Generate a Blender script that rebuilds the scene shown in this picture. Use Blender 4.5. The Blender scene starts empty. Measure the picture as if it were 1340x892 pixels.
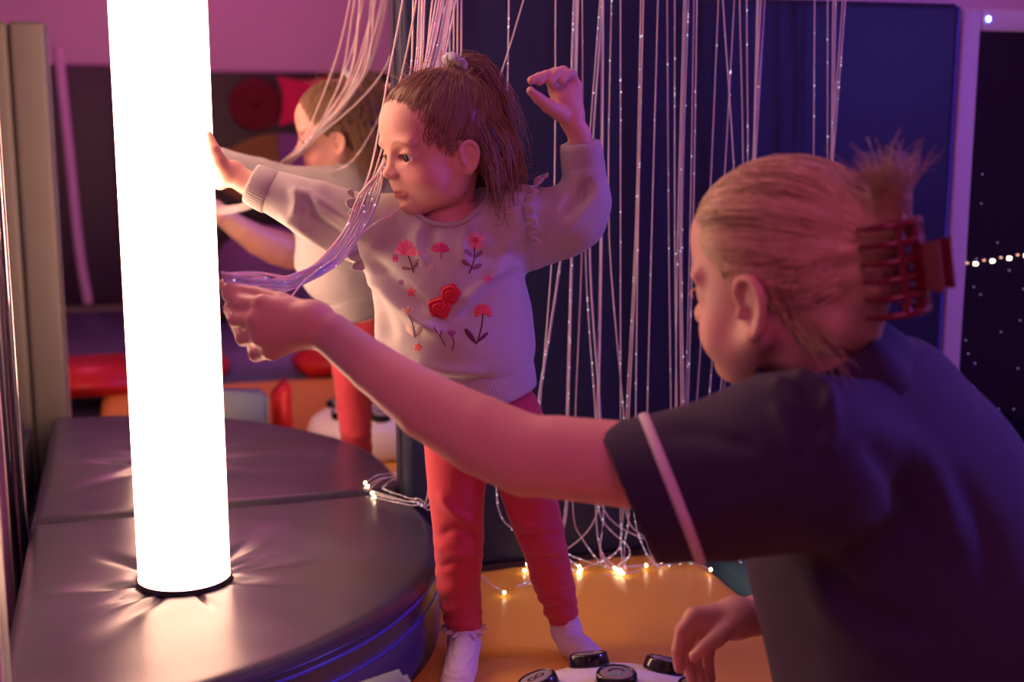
import bpy, bmesh, math, random
import numpy as np
from mathutils import Vector, Matrix
from mathutils.bvhtree import BVHTree

random.seed(4)
rng = np.random.default_rng(4)
C = bpy.context.scene.collection
scene = bpy.context.scene

# ------------------------------------------------------------------ camera
FPX = 1720.0
PITCH = math.radians(10.25)
YAW = math.radians(16.4)
CAMP = np.array([0.0, 0.0, 0.96])
RV = np.array([math.cos(YAW), -math.sin(YAW), 0.0])      # camera right
HV = np.array([math.sin(YAW), math.cos(YAW), 0.0])       # camera heading (horizontal)
ZV = np.array([0.0, 0.0, 1.0])
UPV = HV * math.sin(PITCH) + ZV * math.cos(PITCH)
FWV = HV * math.cos(PITCH) - ZV * math.sin(PITCH)
cam = bpy.data.cameras.new('camera')
cam.sensor_width = 36.0
cam.lens = FPX / 1340.0 * 36.0
cam.dof.use_dof = True
cam.dof.focus_distance = 2.03
cam.dof.aperture_fstop = 2.8
cam.clip_start = 0.05
camo = bpy.data.objects.new('camera', cam)
camo.location = CAMP.tolist()
camo.rotation_euler = (math.radians(90) - PITCH, 0, -YAW)
C.objects.link(camo)
scene.camera = camo

# ------------------------------------------------------------------ world, lights, exposure
world = bpy.data.worlds.new('world')
scene.world = world
world.use_nodes = True
world.node_tree.nodes['Background'].inputs[0].default_value = (0.25, 0.06, 0.2, 1)
world.node_tree.nodes['Background'].inputs[1].default_value = 0.05

def area_light(name, loc, target, size, energy, color, spread=180):
    l = bpy.data.lights.new(name, 'AREA')
    l.shape = 'DISK'; l.size = size; l.energy = energy; l.color = color
    l.spread = math.radians(spread)
    o = bpy.data.objects.new(name, l)
    o.location = loc
    d = Vector(target) - Vector(loc)
    o.rotation_euler = d.to_track_quat('-Z', 'Y').to_euler()
    C.objects.link(o)
    return o
area_light('blue_wall_light', (2.5, 1.3, 1.35), (0.95, 1.5, 0.55), 0.3, 9, (0.15, 0.10, 1.0), 120)
area_light('magenta_ceiling_light', (0.4, -0.35, 2.33), (0.5, 0.2, 0.0), 1.2, 17, (1.0, 0.14, 0.52))
area_light('violet_ceiling_light', (1.3, 1.75, 2.33), (1.25, 1.75, 0.0), 0.7, 2.0, (0.75, 0.25, 1.0))
scene.view_settings.view_transform = 'Standard'
scene.view_settings.look = 'None'
scene.view_settings.exposure = 0.0
scene.view_settings.gamma = 1.0
scene.view_settings.use_curve_mapping = False
TUBE_COLOR = (1.0, 0.53, 0.35)
TUBE_STRENGTH = 11.0

# ------------------------------------------------------------------ helpers: points
def ray(px, py):
    return RV * ((px - 670) / FPX) + UPV * (-(py - 446) / FPX) + FWV
def at(px, py, fwd):
    d = ray(px, py)
    return CAMP + d * (fwd / (d @ HV))
def zp(px, py, z):
    d = ray(px, py)
    return CAMP + d * ((z - CAMP[2]) / d[2])
def yp(px, py, Y):
    d = ray(px, py)
    return CAMP + d * (Y / d[1])
def proj(P):
    q = np.asarray(P) - CAMP
    f = q @ FWV
    return 670 + FPX * (q @ RV) / f, 446 - FPX * (q @ UPV) / f
MIRROR_Y = 2.49
PANEL_Y = 2.43
MAT_Z = 0.05
PLINTH_Z = 0.20

# ------------------------------------------------------------------ helpers: materials
MATS = {}
def mat(name, color, rough=0.5, metallic=0.0, var=0.12, scale=25.0, bump=0.0, bump_scale=200.0,
        spec=0.5, sss=0.0, sheen=0.0, coat=0.0, tint=False, emit=None, strength=0.0, alpha=1.0, trans=0.0,
        rough_var=0.0):
    if name in MATS:
        return MATS[name]
    m = bpy.data.materials.new(name)
    m.use_nodes = True
    nt = m.node_tree
    b = nt.nodes['Principled BSDF']
    b.inputs['Roughness'].default_value = rough
    b.inputs['Metallic'].default_value = metallic
    b.inputs['Specular IOR Level'].default_value = spec
    b.inputs['Sheen Weight'].default_value = sheen
    b.inputs['Coat Weight'].default_value = coat
    b.inputs['Alpha'].default_value = alpha
    b.inputs['Transmission Weight'].default_value = trans
    if sss:
        b.inputs['Subsurface Weight'].default_value = sss
        b.inputs['Subsurface Radius'].default_value = (1.0, 0.35, 0.2)
        b.inputs['Subsurface Scale'].default_value = 0.006
    tc = nt.nodes.new('ShaderNodeTexCoord')
    n = nt.nodes.new('ShaderNodeTexNoise')
    n.inputs['Scale'].default_value = scale
    n.inputs['Detail'].default_value = 5
    nt.links.new(tc.outputs['Object'], n.inputs['Vector'])
    mix = nt.nodes.new('ShaderNodeMix')
    mix.data_type = 'RGBA'
    c = np.array(color)
    mix.inputs[6].default_value = (*np.clip(c * (1 - var), 0, 1), 1)
    mix.inputs[7].default_value = (*np.clip(c * (1 + var), 0, 1), 1)
    nt.links.new(n.outputs['Fac'], mix.inputs[0])
    out = mix.outputs[2]
    if tint:
        at_ = nt.nodes.new('ShaderNodeAttribute')
        at_.attribute_name = 'tint'
        mm = nt.nodes.new('ShaderNodeMix')
        mm.data_type = 'RGBA'; mm.blend_type = 'MULTIPLY'
        mm.inputs[0].default_value = 1.0
        nt.links.new(out, mm.inputs[6])
        nt.links.new(at_.outputs['Color'], mm.inputs[7])
        out = mm.outputs[2]
    nt.links.new(out, b.inputs['Base Color'])
    if rough_var:
        mr = nt.nodes.new('ShaderNodeMapRange')
        mr.inputs[3].default_value = max(0.02, rough - rough_var)
        mr.inputs[4].default_value = rough + rough_var
        nt.links.new(n.outputs['Fac'], mr.inputs[0])
        nt.links.new(mr.outputs[0], b.inputs['Roughness'])
    if bump:
        n2 = nt.nodes.new('ShaderNodeTexNoise')
        n2.inputs['Scale'].default_value = bump_scale
        n2.inputs['Detail'].default_value = 3
        nt.links.new(tc.outputs['Object'], n2.inputs['Vector'])
        bp = nt.nodes.new('ShaderNodeBump')
        bp.inputs['Strength'].default_value = bump
        bp.inputs['Distance'].default_value = 0.002
        nt.links.new(n2.outputs['Fac'], bp.inputs['Height'])
        nt.links.new(bp.outputs[0], b.inputs['Normal'])
    if emit is not None:
        b.inputs['Emission Color'].default_value = (*emit, 1)
        b.inputs['Emission Strength'].default_value = strength
    MATS[name] = m
    return m

# ------------------------------------------------------------------ helpers: objects
ORG = {}
def root(name, loc, label, cat, group=None):
    o = bpy.data.objects.new(name, None)
    o.empty_display_size = 0.05
    o.location = loc
    C.objects.link(o)
    o['label'] = label; o['category'] = cat
    if group: o['group'] = group
    ORG[o.name] = np.array(loc, float)
    return o
def finish(name, me, m, parent, smooth, tag=None):
    o = bpy.data.objects.new(name, me)
    if isinstance(m, (list, tuple)):
        for k in m: me.materials.append(k)
    else:
        me.materials.append(m)
    if smooth:
        me.polygons.foreach_set('use_smooth', [True] * len(me.polygons))
    C.objects.link(o)
    if parent is not None:
        o.parent = parent
        ORG[o.name] = ORG[parent.name]
    else:
        ORG[o.name] = np.zeros(3)
    if tag:
        for k, v in tag.items(): o[k] = v
    return o
def mk(name, V, Fc, m, parent=None, smooth=True, tag=None, mi=None):
    """V: (n,3) world coordinates, Fc: list of faces or (k,4)/(k,3) array"""
    V = np.asarray(V, float)
    if parent is not None: V = V - ORG[parent.name]
    me = bpy.data.meshes.new(name)
    if isinstance(Fc, np.ndarray):
        k, s = Fc.shape
        me.vertices.add(len(V)); me.vertices.foreach_set('co', V.astype(np.float32).ravel())
        me.loops.add(k * s); me.loops.foreach_set('vertex_index', Fc.astype(np.int32).ravel())
        me.polygons.add(k)
        me.polygons.foreach_set('loop_start', np.arange(0, k * s, s, dtype=np.int32))
        me.update(calc_edges=True)
    else:
        me.from_pydata(V.tolist(), [], [list(f) for f in Fc])
    if mi is not None:
        me.polygons.foreach_set('material_index', np.asarray(mi, dtype=np.int32))
    me.update()
    return finish(name, me, m, parent, smooth, tag)
def struct(o):
    o['kind'] = 'structure'; return o

def box_vf(lo, hi, bev=0.0, seg=2):
    bm = bmesh.new()
    bmesh.ops.create_cube(bm, size=1.0)
    lo = np.array(lo, float); hi = np.array(hi, float)
    for v in bm.verts:
        v.co = Vector(((np.array(v.co) + 0.5) * (hi - lo) + lo).tolist())
    if bev:
        bmesh.ops.bevel(bm, geom=list(bm.edges), offset=bev, segments=seg, affect='EDGES', profile=0.6)
    bm.verts.index_update()
    V = np.array([v.co[:] for v in bm.verts]); Fc = [[v.index for v in f.verts] for f in bm.faces]
    bm.free()
    return V, Fc
def box(name, lo, hi, m, parent=None, bev=0.0, seg=2, smooth=False, tag=None, rotz=0.0, pivot=None):
    V, Fc = box_vf(lo, hi, bev, seg)
    if rotz:
        p = np.array(pivot if pivot is not None else (np.array(lo) + np.array(hi)) / 2)
        c, s = math.cos(rotz), math.sin(rotz)
        q = V - p
        V = np.c_[q[:, 0] * c - q[:, 1] * s, q[:, 0] * s + q[:, 1] * c, q[:, 2]] + p
    return mk(name, V, Fc, m, parent, smooth or bev > 0, tag)
def lathe_vf(profile, seg=48, center=(0, 0, 0), axis=None):
    pr = np.array(profile, float)
    a = np.linspace(0, 2 * math.pi, seg, endpoint=False)
    n = len(pr)
    V = np.zeros((n, seg, 3))
    V[:, :, 0] = pr[:, 0:1] * np.cos(a); V[:, :, 1] = pr[:, 0:1] * np.sin(a); V[:, :, 2] = pr[:, 1:2]
    V = V.reshape(-1, 3)
    i, j = np.meshgrid(np.arange(n - 1), np.arange(seg), indexing='ij')
    Fc = np.stack([i * seg + j, i * seg + (j + 1) % seg, (i + 1) * seg + (j + 1) % seg, (i + 1) * seg + j], -1).reshape(-1, 4)
    if axis is not None:
        ax = Vector(axis).normalized()
        q = Vector((0, 0, 1)).rotation_difference(ax).to_matrix()
        V = V @ np.array(q).T
    return V + np.array(center), Fc
def catmull(P, n):
    P = np.asarray(P, float)
    if len(P) == 2:
        t = np.linspace(0, 1, n)[:, None]
        return P[0] * (1 - t) + P[1] * t
    Q = np.vstack([2 * P[0] - P[1], P, 2 * P[-1] - P[-2]])
    s = np.linspace(0, len(P) - 1 - 1e-6, n)
    i = s.astype(int); t = (s - i)[:, None]
    a, b, c, d = Q[i], Q[i + 1], Q[i + 2], Q[i + 3]
    return 0.5 * (2 * b + (c - a) * t + (2 * a - 5 * b + 4 * c - d) * t ** 2 + (3 * b - a - 3 * c + d) * t ** 3)
def tubes_vf(paths, radii, sides=4):
    """many tubes at once; paths: list of (n,3); radii: float or (n,) each"""
    VV, FF, off = [], [], 0
    ang = np.linspace(0, 2 * math.pi, sides, endpoint=False)
    for P, r in zip(paths, radii):
        P = np.asarray(P, float); n = len(P)
        T = np.gradient(P, axis=0)
        T /= np.linalg.norm(T, axis=1)[:, None] + 1e-12
        ref = np.array([0.31, 0.55, 0.77]) if abs(T[0] @ np.array([0.31, 0.55, 0.77])) < 0.9 else np.array([1.0, 0, 0])
        A = np.cross(T, ref); A /= np.linalg.norm(A, axis=1)[:, None] + 1e-12
        B = np.cross(T, A)
        rr = np.broadcast_to(np.asarray(r, float), (n,))
        V = P[:, None, :] + rr[:, None, None] * (np.cos(ang)[None, :, None] * A[:, None, :] + np.sin(ang)[None, :, None] * B[:, None, :])
        i, j = np.meshgrid(np.arange(n - 1), np.arange(sides), indexing='ij')
        Fc = np.stack([i * sides + j, i * sides + (j + 1) % sides, (i + 1) * sides + (j + 1) % sides, (i + 1) * sides + j], -1).reshape(-1, 4)
        VV.append(V.reshape(-1, 3)); FF.append(Fc + off); off += n * sides
        # end caps for 4-sided tubes
        if sides == 4:
            FF.append(np.array([[0, 1, 2, 3], [3 + (n - 1) * 4, 2 + (n - 1) * 4, 1 + (n - 1) * 4, (n - 1) * 4]]) + off - n * sides)
    return np.vstack(VV), np.vstack(FF)
def join_vf(parts):
    VV, FF, mi, off = [], [], [], 0
    for k, p in enumerate(parts):
        V, Fc = p[0], p[1]
        idx = p[2] if len(p) > 2 else 0
        VV.append(np.asarray(V, float))
        for f in Fc:
            FF.append([int(i) + off for i in f]); mi.append(idx)
        off += len(V)
    return np.vstack(VV), FF, mi

# ------------------------------------------------------------------ helpers: smooth solids (signed distance grid + surface nets)
class Solid:
    def __init__(s, lo, hi, h):
        s.lo = np.array(lo, float); s.h = h
        n = np.ceil((np.array(hi) - s.lo) / h).astype(int) + 1
        s.n = n
        s.ax = [(s.lo[i] + h * np.arange(n[i])).astype(np.float32) for i in range(3)]
        s.D = np.full(n, 1.0, np.float32)
    def _sl(s, lo, hi):
        a = np.clip(np.floor((lo - s.lo) / s.h).astype(int), 0, s.n - 1)
        b = np.clip(np.ceil((hi - s.lo) / s.h).astype(int) + 1, 1, s.n)
        if (b <= a).any(): return None
        return tuple(slice(a[i], b[i]) for i in range(3))
    def _xyz(s, sl):
        return (s.ax[0][sl[0]][:, None, None], s.ax[1][sl[1]][None, :, None], s.ax[2][sl[2]][None, None, :])
    def _mix(s, sl, d, k, op):
        D = s.D[sl]
        if op == 'u':
            h = np.clip(0.5 + 0.5 * (D - d) / k, 0, 1)
            s.D[sl] = D * (1 - h) + d * h - k * h * (1 - h)
        else:
            a = -D; b = d
            h = np.clip(0.5 + 0.5 * (a - b) / k, 0, 1)
            s.D[sl] = -(a * (1 - h) + b * h - k * h * (1 - h))
    def cap(s, a, b, ra, rb=None, k=0.01, op='u', flat=None):
        rb = ra if rb is None else rb
        a = np.asarray(a, float); b = np.asarray(b, float)
        m = max(ra, rb) + k + 3 * s.h
        sl = s._sl(np.minimum(a, b) - m, np.maximum(a, b) + m)
        if sl is None: return
        X, Y, Z = s._xyz(sl)
        ab = b - a; L = float(ab @ ab) + 1e-12
        t = np.clip(((X - a[0]) * ab[0] + (Y - a[1]) * ab[1] + (Z - a[2]) * ab[2]) / L, 0, 1)
        qx, qy, qz = X - a[0] - t * ab[0], Y - a[1] - t * ab[1], Z - a[2] - t * ab[2]
        d2 = qx * qx + qy * qy + qz * qz
        if flat is not None:     # flatten along a direction: (unit vector, factor>1)
            u, f = flat
            dd = qx * u[0] + qy * u[1] + qz * u[2]
            d2 = d2 + (f * f - 1) * dd * dd
        d = np.sqrt(d2) - (ra + t * (rb - ra))
        s._mix(sl, d.astype(np.float32), k, op)
    def chain(s, P, r, k=0.01, op='u', flat=None):
        r = [r] * len(P) if np.isscalar(r) else list(r)
        if len(P) == 2: return s.cap(P[0], P[1], r[0], r[1], k, op, flat)
        Pn = np.array(P, float); m = max(r) + k + 3 * s.h
        sl = s._sl(Pn.min(0) - m, Pn.max(0) + m)
        if sl is None: return
        keep = s.D; s.D = np.full_like(keep[sl], 1.0)
        full = (s.lo, s.n, s.ax)
        s.ax = [full[2][i][sl[i]] for i in range(3)]
        s.lo = np.array([a[0] for a in s.ax], float); s.n = np.array(s.D.shape)
        ki = min(k, 0.006 if s.h < 0.0085 else 0.02)
        for i in range(len(P) - 1):
            s.cap(P[i], P[i + 1], r[i], r[i + 1], ki * 0.5, 'u', flat)
        d = s.D
        s.D = keep; s.lo, s.n, s.ax = full
        s._mix(sl, d, k, op)
    def ell(s, c, r, k=0.01, op='u', axes=None):
        c = np.asarray(c, float); r = np.asarray(r, float)
        m = r.max() + k + 3 * s.h if axes is not None else r + k + 3 * s.h
        sl = s._sl(c - m, c + m)
        if sl is None: return
        X, Y, Z = s._xyz(sl)
        if axes is None:
            qx, qy, qz = (X - c[0]), (Y - c[1]), (Z - c[2])
        else:
            A = np.asarray(axes, float)
            dx, dy, dz = X - c[0], Y - c[1], Z - c[2]
            qx, qy, qz = (A[i][0] * dx + A[i][1] * dy + A[i][2] * dz for i in range(3))
        k0 = np.sqrt((qx / r[0]) ** 2 + (qy / r[1]) ** 2 + (qz / r[2]) ** 2)
        k1 = np.sqrt((qx / r[0] ** 2) ** 2 + (qy / r[1] ** 2) ** 2 + (qz / r[2] ** 2) ** 2) + 1e-9
        d = k0 * (k0 - 1) / k1
        s._mix(sl, d.astype(np.float32), k, op)
    def plane(s, c, n, k=0.003):
        """keep the side behind the plane (n points to what is cut away)"""
        n = np.asarray(n, float); n = n / np.linalg.norm(n)
        sl = (slice(None),) * 3
        X, Y, Z = s._xyz(sl)
        d = (X - c[0]) * n[0] + (Y - c[1]) * n[1] + (Z - c[2]) * n[2]
        s._mix(sl, (-d).astype(np.float32), k, 's')
    def mesh(s, smooth=1):
        D = s.D
        ins = D < 0
        cnt = np.zeros(np.array(D.shape) - 1, np.int8)
        for dx in (0, 1):
            for dy in (0, 1):
                for dz in (0, 1):
                    cnt += ins[dx:D.shape[0] - 1 + dx, dy:D.shape[1] - 1 + dy, dz:D.shape[2] - 1 + dz]
        act = (cnt > 0) & (cnt < 8)
        idx = np.argwhere(act)
        ids = np.full(act.shape, -1, np.int32)
        ids[act] = np.arange(len(idx))
        cor = np.array([[x, y, z] for x in (0, 1) for y in (0, 1) for z in (0, 1)])
        val = np.stack([D[idx[:, 0] + c[0], idx[:, 1] + c[1], idx[:, 2] + c[2]] for c in cor], 1)
        acc = np.zeros((len(idx), 3)); num = np.zeros(len(idx))
        for a in range(8):
            for b in range(a + 1, 8):
                if np.abs(cor[a] - cor[b]).sum() != 1: continue
                va, vb = val[:, a], val[:, b]
                cr = (va < 0) != (vb < 0)
                t = np.where(cr, va / np.where(cr, va - vb, 1), 0)
                acc += np.where(cr[:, None], cor[a] + t[:, None] * (cor[b] - cor[a]), 0)
                num += cr
        V = s.lo + s.h * (idx + acc / num[:, None])
        Fs = []
        for ax in range(3):
            u, w = (ax + 1) % 3, (ax + 2) % 3
            sh = [slice(None)] * 3; sh2 = [slice(None)] * 3
            sh[ax] = slice(0, -1); sh2[ax] = slice(1, None)
            ch = ins[tuple(sh)] != ins[tuple(sh2)]
            e = np.argwhere(ch)
            e = e[(e[:, u] > 0) & (e[:, w] > 0) & (e[:, u] < D.shape[u] - 1) & (e[:, w] < D.shape[w] - 1)]
            def cid(du, dw):
                q = e.copy(); q[:, u] += du; q[:, w] += dw
                return ids[q[:, 0], q[:, 1], q[:, 2]]
            quad = np.stack([cid(-1, -1), cid(0, -1), cid(0, 0), cid(-1, 0)], 1)
            flip = ~ins[e[:, 0], e[:, 1], e[:, 2]]
            quad[flip] = quad[flip][:, ::-1]
            Fs.append(quad)
        Fc = np.vstack(Fs)
        Fc = Fc[(Fc >= 0).all(1)]
        for _ in range(smooth):
            V = relax(V, Fc, 0.5)
        return V, Fc
def relax(V, Fc, w):
    acc = np.zeros_like(V); num = np.zeros(len(V))
    for a, b in ((0, 1), (1, 2), (2, 3), (3, 0)):
        np.add.at(acc, Fc[:, a], V[Fc[:, b]]); np.add.at(num, Fc[:, a], 1)
        np.add.at(acc, Fc[:, b], V[Fc[:, a]]); np.add.at(num, Fc[:, b], 1)
    num = np.maximum(num, 1)
    return V * (1 - w) + w * acc / num[:, None]
def normals(V, Fc):
    n = np.cross(V[Fc[:, 2]] - V[Fc[:, 0]], V[Fc[:, 3]] - V[Fc[:, 1]])
    N = np.zeros_like(V)
    for i in range(4): np.add.at(N, Fc[:, i], n)
    return N / (np.linalg.norm(N, axis=1)[:, None] + 1e-12)
class Waves:
    """smooth pseudo-random field, used for cloth relief"""
    def __init__(s, seed, freq, n=14):
        r = np.random.default_rng(seed)
        s.k = r.normal(size=(n, 3)); s.k *= (freq * r.uniform(0.6, 1.5, n) / np.linalg.norm(s.k, axis=1))[:, None]
        s.p = r.uniform(0, 6.28, n)
    def __call__(s, P):
        return np.sin(P @ s.k.T * 6.283 + s.p).mean(1) * 2
def folds(V, Fc, lines):
    """cloth folds: lines = [(pixel polyline, width px, height m)], on the side facing the viewer"""
    N = normals(V, Fc)
    px, py = proj(V)
    P2 = np.c_[px, py]
    face = np.clip(-(N * ((V - CAMP) / np.linalg.norm(V - CAMP, axis=1)[:, None])).sum(1) * 2.5 + 0.2, 0, 1)
    disp = np.zeros(len(V))
    for pl, w, amp in lines:
        pl = catmull(np.array(pl, float), 6 * len(pl))
        best = np.full(len(V), 1e9); tb = np.zeros(len(V))
        for i in range(len(pl) - 1):
            a, b = pl[i], pl[i + 1]; ab = b - a
            t = np.clip(((P2 - a) @ ab) / (ab @ ab + 1e-9), 0, 1)
            d = np.linalg.norm(P2 - a - t[:, None] * ab, axis=1)
            better = d < best
            best = np.where(better, d, best); tb = np.where(better, (i + t) / (len(pl) - 1), tb)
        fade = np.clip(np.minimum(tb, 1 - tb) * 5, 0.15, 1)
        disp += amp * np.exp(-(best / w) ** 2) * fade
    return V + N * (disp * face)[:, None]
def set_tint(o, col):
    me = o.data
    a = me.color_attributes.new('tint', 'FLOAT_COLOR', 'POINT')
    c = np.ones((len(me.vertices), 4), np.float32); c[:, :3] = col
    a.data.foreach_set('color', c.ravel())

# ================================================================== the room
M_wall = mat('lilac_wall_paint', (0.74, 0.56, 0.70), 0.7, var=0.04, scale=3, bump=0.15, bump_scale=300)
M_floor = mat('dark_floor_vinyl', (0.05, 0.05, 0.09), 0.45, var=0.1, scale=6)
M_navy = mat('navy_pad_vinyl', (0.006, 0.013, 0.055), 0.5, var=0.12, scale=8, bump=0.25, bump_scale=420)
M_beige = mat('beige_pad_vinyl', (0.115, 0.112, 0.105), 0.45, var=0.06, scale=9, bump=0.2, bump_scale=300)
M_grey = mat('charcoal_plinth_vinyl', (0.046, 0.042, 0.072), 0.30, var=0.05, scale=14, bump=0.10, bump_scale=420, rough_var=0.03)
M_blueband = mat('blue_piping_and_edge_light', (0.06, 0.08, 0.55), 0.3, var=0.1)
M_yellow = mat('yellow_mat_vinyl', (0.92, 0.52, 0.075), 0.33, var=0.08, scale=7, bump=0.2, bump_scale=260, rough_var=0.06)
M_teal = mat('teal_mat_vinyl', (0.10, 0.26, 0.33), 0.4, var=0.08, scale=7, bump=0.2, bump_scale=260)
M_chrome = mat('polished_steel', (0.85, 0.82, 0.8), 0.12, metallic=1.0, var=0.02)
M_mirror = mat('acrylic_mirror', (0.90, 0.88, 0.90), 0.015, metallic=1.0, var=0.01, scale=2)
M_black = mat('black_plastic', (0.012, 0.012, 0.014), 0.18, var=0.1, coat=0.4)
M_white = mat('white_plastic', (0.86, 0.84, 0.84), 0.35, var=0.03)

X0, X1, Y0, Y1, ZT = -1.55, 2.65, -1.4, 2.50, 2.4
struct(box('floor', (X0, Y0, -0.05), (X1, Y1, 0.0), M_floor))
struct(box('ceiling', (X0, Y0, ZT), (X1, Y1, ZT + 0.05), M_wall))
struct(box('wall_back', (X0, Y1, 0), (X1, Y1 + 0.05, ZT), M_wall))
struct(box('wall_front', (X0, Y0 - 0.05, 0), (X1, Y0, ZT), M_wall))
struct(box('wall_left', (X0 - 0.05, Y0, 0), (X0, Y1, ZT), M_wall))
struct(box('wall_right', (X1, Y0, 0), (X1 + 0.05, Y1, ZT), M_wall))

# ---- mirror behind the tube
r_ = root('wall_mirror', (0.15, MIRROR_Y, 0.0), 'large wall mirror behind the glowing tube reflecting the girl', 'mirror')
V, Fc = box_vf((-0.20, MIRROR_Y, 0.03), (0.50, MIRROR_Y + 0.009, 2.0))
mk('mirror_sheet', V, Fc, M_mirror, r_, smooth=False)
for k, (xx, rr) in enumerate(((-0.208, 0.007), (-0.226, 0.009))):
    V, Fc = lathe_vf([(0.0005, 0.03), (rr, 0.03), (rr, 1.99), (0.0005, 1.99)], 16, (xx, MIRROR_Y - 0.004, 0))
    mk('edge_trim', V, Fc, M_chrome, r_, tag={'label': 'polished steel edging strip'})

# ---- navy wall pad behind the fibre strands
def soft_box(name, lo, hi, m, parent, bev=0.018, bulge=0.004, axis=1, sgn=-1, n=10):
    V, Fc = box_vf(lo, hi, bev, 3)
    return mk(name, V, Fc, m, parent)
r_ = root('navy_wall_pad', (1.09, 2.46, 0.04), 'tall dark navy padded wall panel behind the hanging fibre strands', 'wall pad')
soft_box('pad_cover', (0.503, PANEL_Y, 0.045), (1.685, 2.499, 1.163), M_navy, r_, 0.014)
V, Fc = tubes_vf([[(0.51, PANEL_Y + 0.012, 1.160), (1.678, PANEL_Y + 0.012, 1.160)]], [0.0035], 6)
mk('piping', V, Fc, M_navy, r_)
V, Fc = tubes_vf([[(1.684, PANEL_Y + 0.004, 0.05), (1.684, PANEL_Y + 0.004, 1.158)]], [0.0045], 6)  # blue light along the pad edge, put in as a blue strip
mk('piping', V, Fc, M_blueband, r_, tag={'label': 'welt coloured bright blue for the light along the pad edge'})

# ---- star panel on the right
M_frame = mat('white_panel_frame', (0.72, 0.66, 0.72), 0.45, var=0.03)
M_glass = mat('dark_star_glass', (0.006, 0.006, 0.028), 0.08, var=0.3, scale=2, spec=0.4)
M_led = mat('warm_led', (1, 0.8, 0.5), 0.4, emit=(1.0, 0.72, 0.42), strength=14)
M_leddim = mat('dim_warm_led', (1, 0.6, 0.4), 0.4, emit=(1.0, 0.5, 0.3), strength=1.2)
M_star = mat('faint_star_point', (0.6, 0.6, 0.9), 0.4, emit=(0.55, 0.5, 1.0), strength=0.3)
M_bluelight = mat('blue_white_button_light', (0.6, 0.7, 1), 0.4, emit=(0.45, 0.5, 1.0), strength=7)
PYF = 2.445
r_ = root('star_panel', (2.03, 2.47, 0.0), 'white framed dark star light panel with a row of warm lights', 'light panel')
xa, xb, za, zb, fw = 1.703, 2.45, 0.12, 1.155, 0.046
pan = box('frame', (xa, PYF, za), (xa + fw, 2.499, zb), M_frame, r_, 0.006, 2)
box('frame', (xb - fw, PYF, za), (xb, 2.499, zb), M_frame, r_, 0.006, 2)
box('frame', (xa + fw, PYF, zb - fw), (xb - fw, 2.499, zb), M_frame, r_, 0.006, 2)
box('frame', (xa + fw, PYF, za), (xb - fw, 2.499, za + fw), M_frame, r_, 0.006, 2)
scr = box('star_glass', (xa + fw - 0.002, PYF + 0.02, za + fw - 0.002), (xb - fw + 0.002, 2.495, zb - fw + 0.002), M_glass, r_)
for k in range(18):
    big = k % 2 == 1
    px = 1266 + k * 11.0
    p = yp(px, 346 - (px - 1266) * 0.16 + (0.7 if big else -2.0), PYF + 0.018)
    if p[0] > xb - fw - 0.02: break
    s = 0.0042 if big else 0.0026
    box('led', p - np.array([s, 0.002, s * 0.8]), p + np.array([s, 0.003, s * 0.8]), M_led if big else M_leddim, scr, 0.001, 1)
stars = []
for k in range(95):
    px = random.uniform(xa + fw + 0.012, xb - fw - 0.012); pz = random.uniform(za + fw + 0.02, zb - fw - 0.03)
    V, Fc = box_vf((px - 0.0012, PYF + 0.0175, pz - 0.0012), (px + 0.0012, PYF + 0.021, pz + 0.0012))
    mk('star_point', V, Fc, M_star, scr, smooth=False)
pb = yp(1292, 25, PYF)
V, Fc = lathe_vf([(0.0005, 0.004), (0.0075, 0.004), (0.0085, 0.002), (0.0085, -0.002)], 24, pb, (0, -1, 0))
pbt = mk('power_button', V, Fc, mat('button_blue_plastic', (0.15, 0.2, 0.8), 0.3, emit=(0.12, 0.16, 1.0), strength=2.0), r_, tag={'label': 'glowing round power button'})
P = [pb + np.array([0.0052 * math.cos(a), -0.0045, 0.0052 * math.sin(a)]) for a in np.linspace(0, 2 * math.pi, 25)]
P2 = [pb + np.array([0.0018 * math.cos(a), -0.0045, 0.0018 * math.sin(a)]) for a in np.linspace(0, 2 * math.pi, 13)]
V, Fc = tubes_vf([P, P2], [0.0012, 0.0010], 6)
mk('light_ring', V, Fc, M_bluelight, pbt)

# ---- floor mats
def mat_vf(poly, z0, z1, bev=0.02):
    bm = bmesh.new()
    vs = [bm.verts.new((x, y, z1)) for x, y in poly]
    f = bm.faces.new(vs)
    if f.normal.z < 0: f.normal_flip()
    r = bmesh.ops.extrude_face_region(bm, geom=[f])
    for v in r['geom']:
        if isinstance(v, bmesh.types.BMVert): v.co.z = z0
    bm.normal_update()
    bmesh.ops.recalc_face_normals(bm, faces=list(bm.faces))
    bmesh.ops.bevel(bm, geom=list(bm.edges), offset=bev, segments=3, affect='EDGES')
    bm.verts.index_update()
    V = np.array([v.co[:] for v in bm.verts]); Fc = [[v.index for v in f.verts] for f in bm.faces]
    bm.free(); return V, Fc
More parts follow.
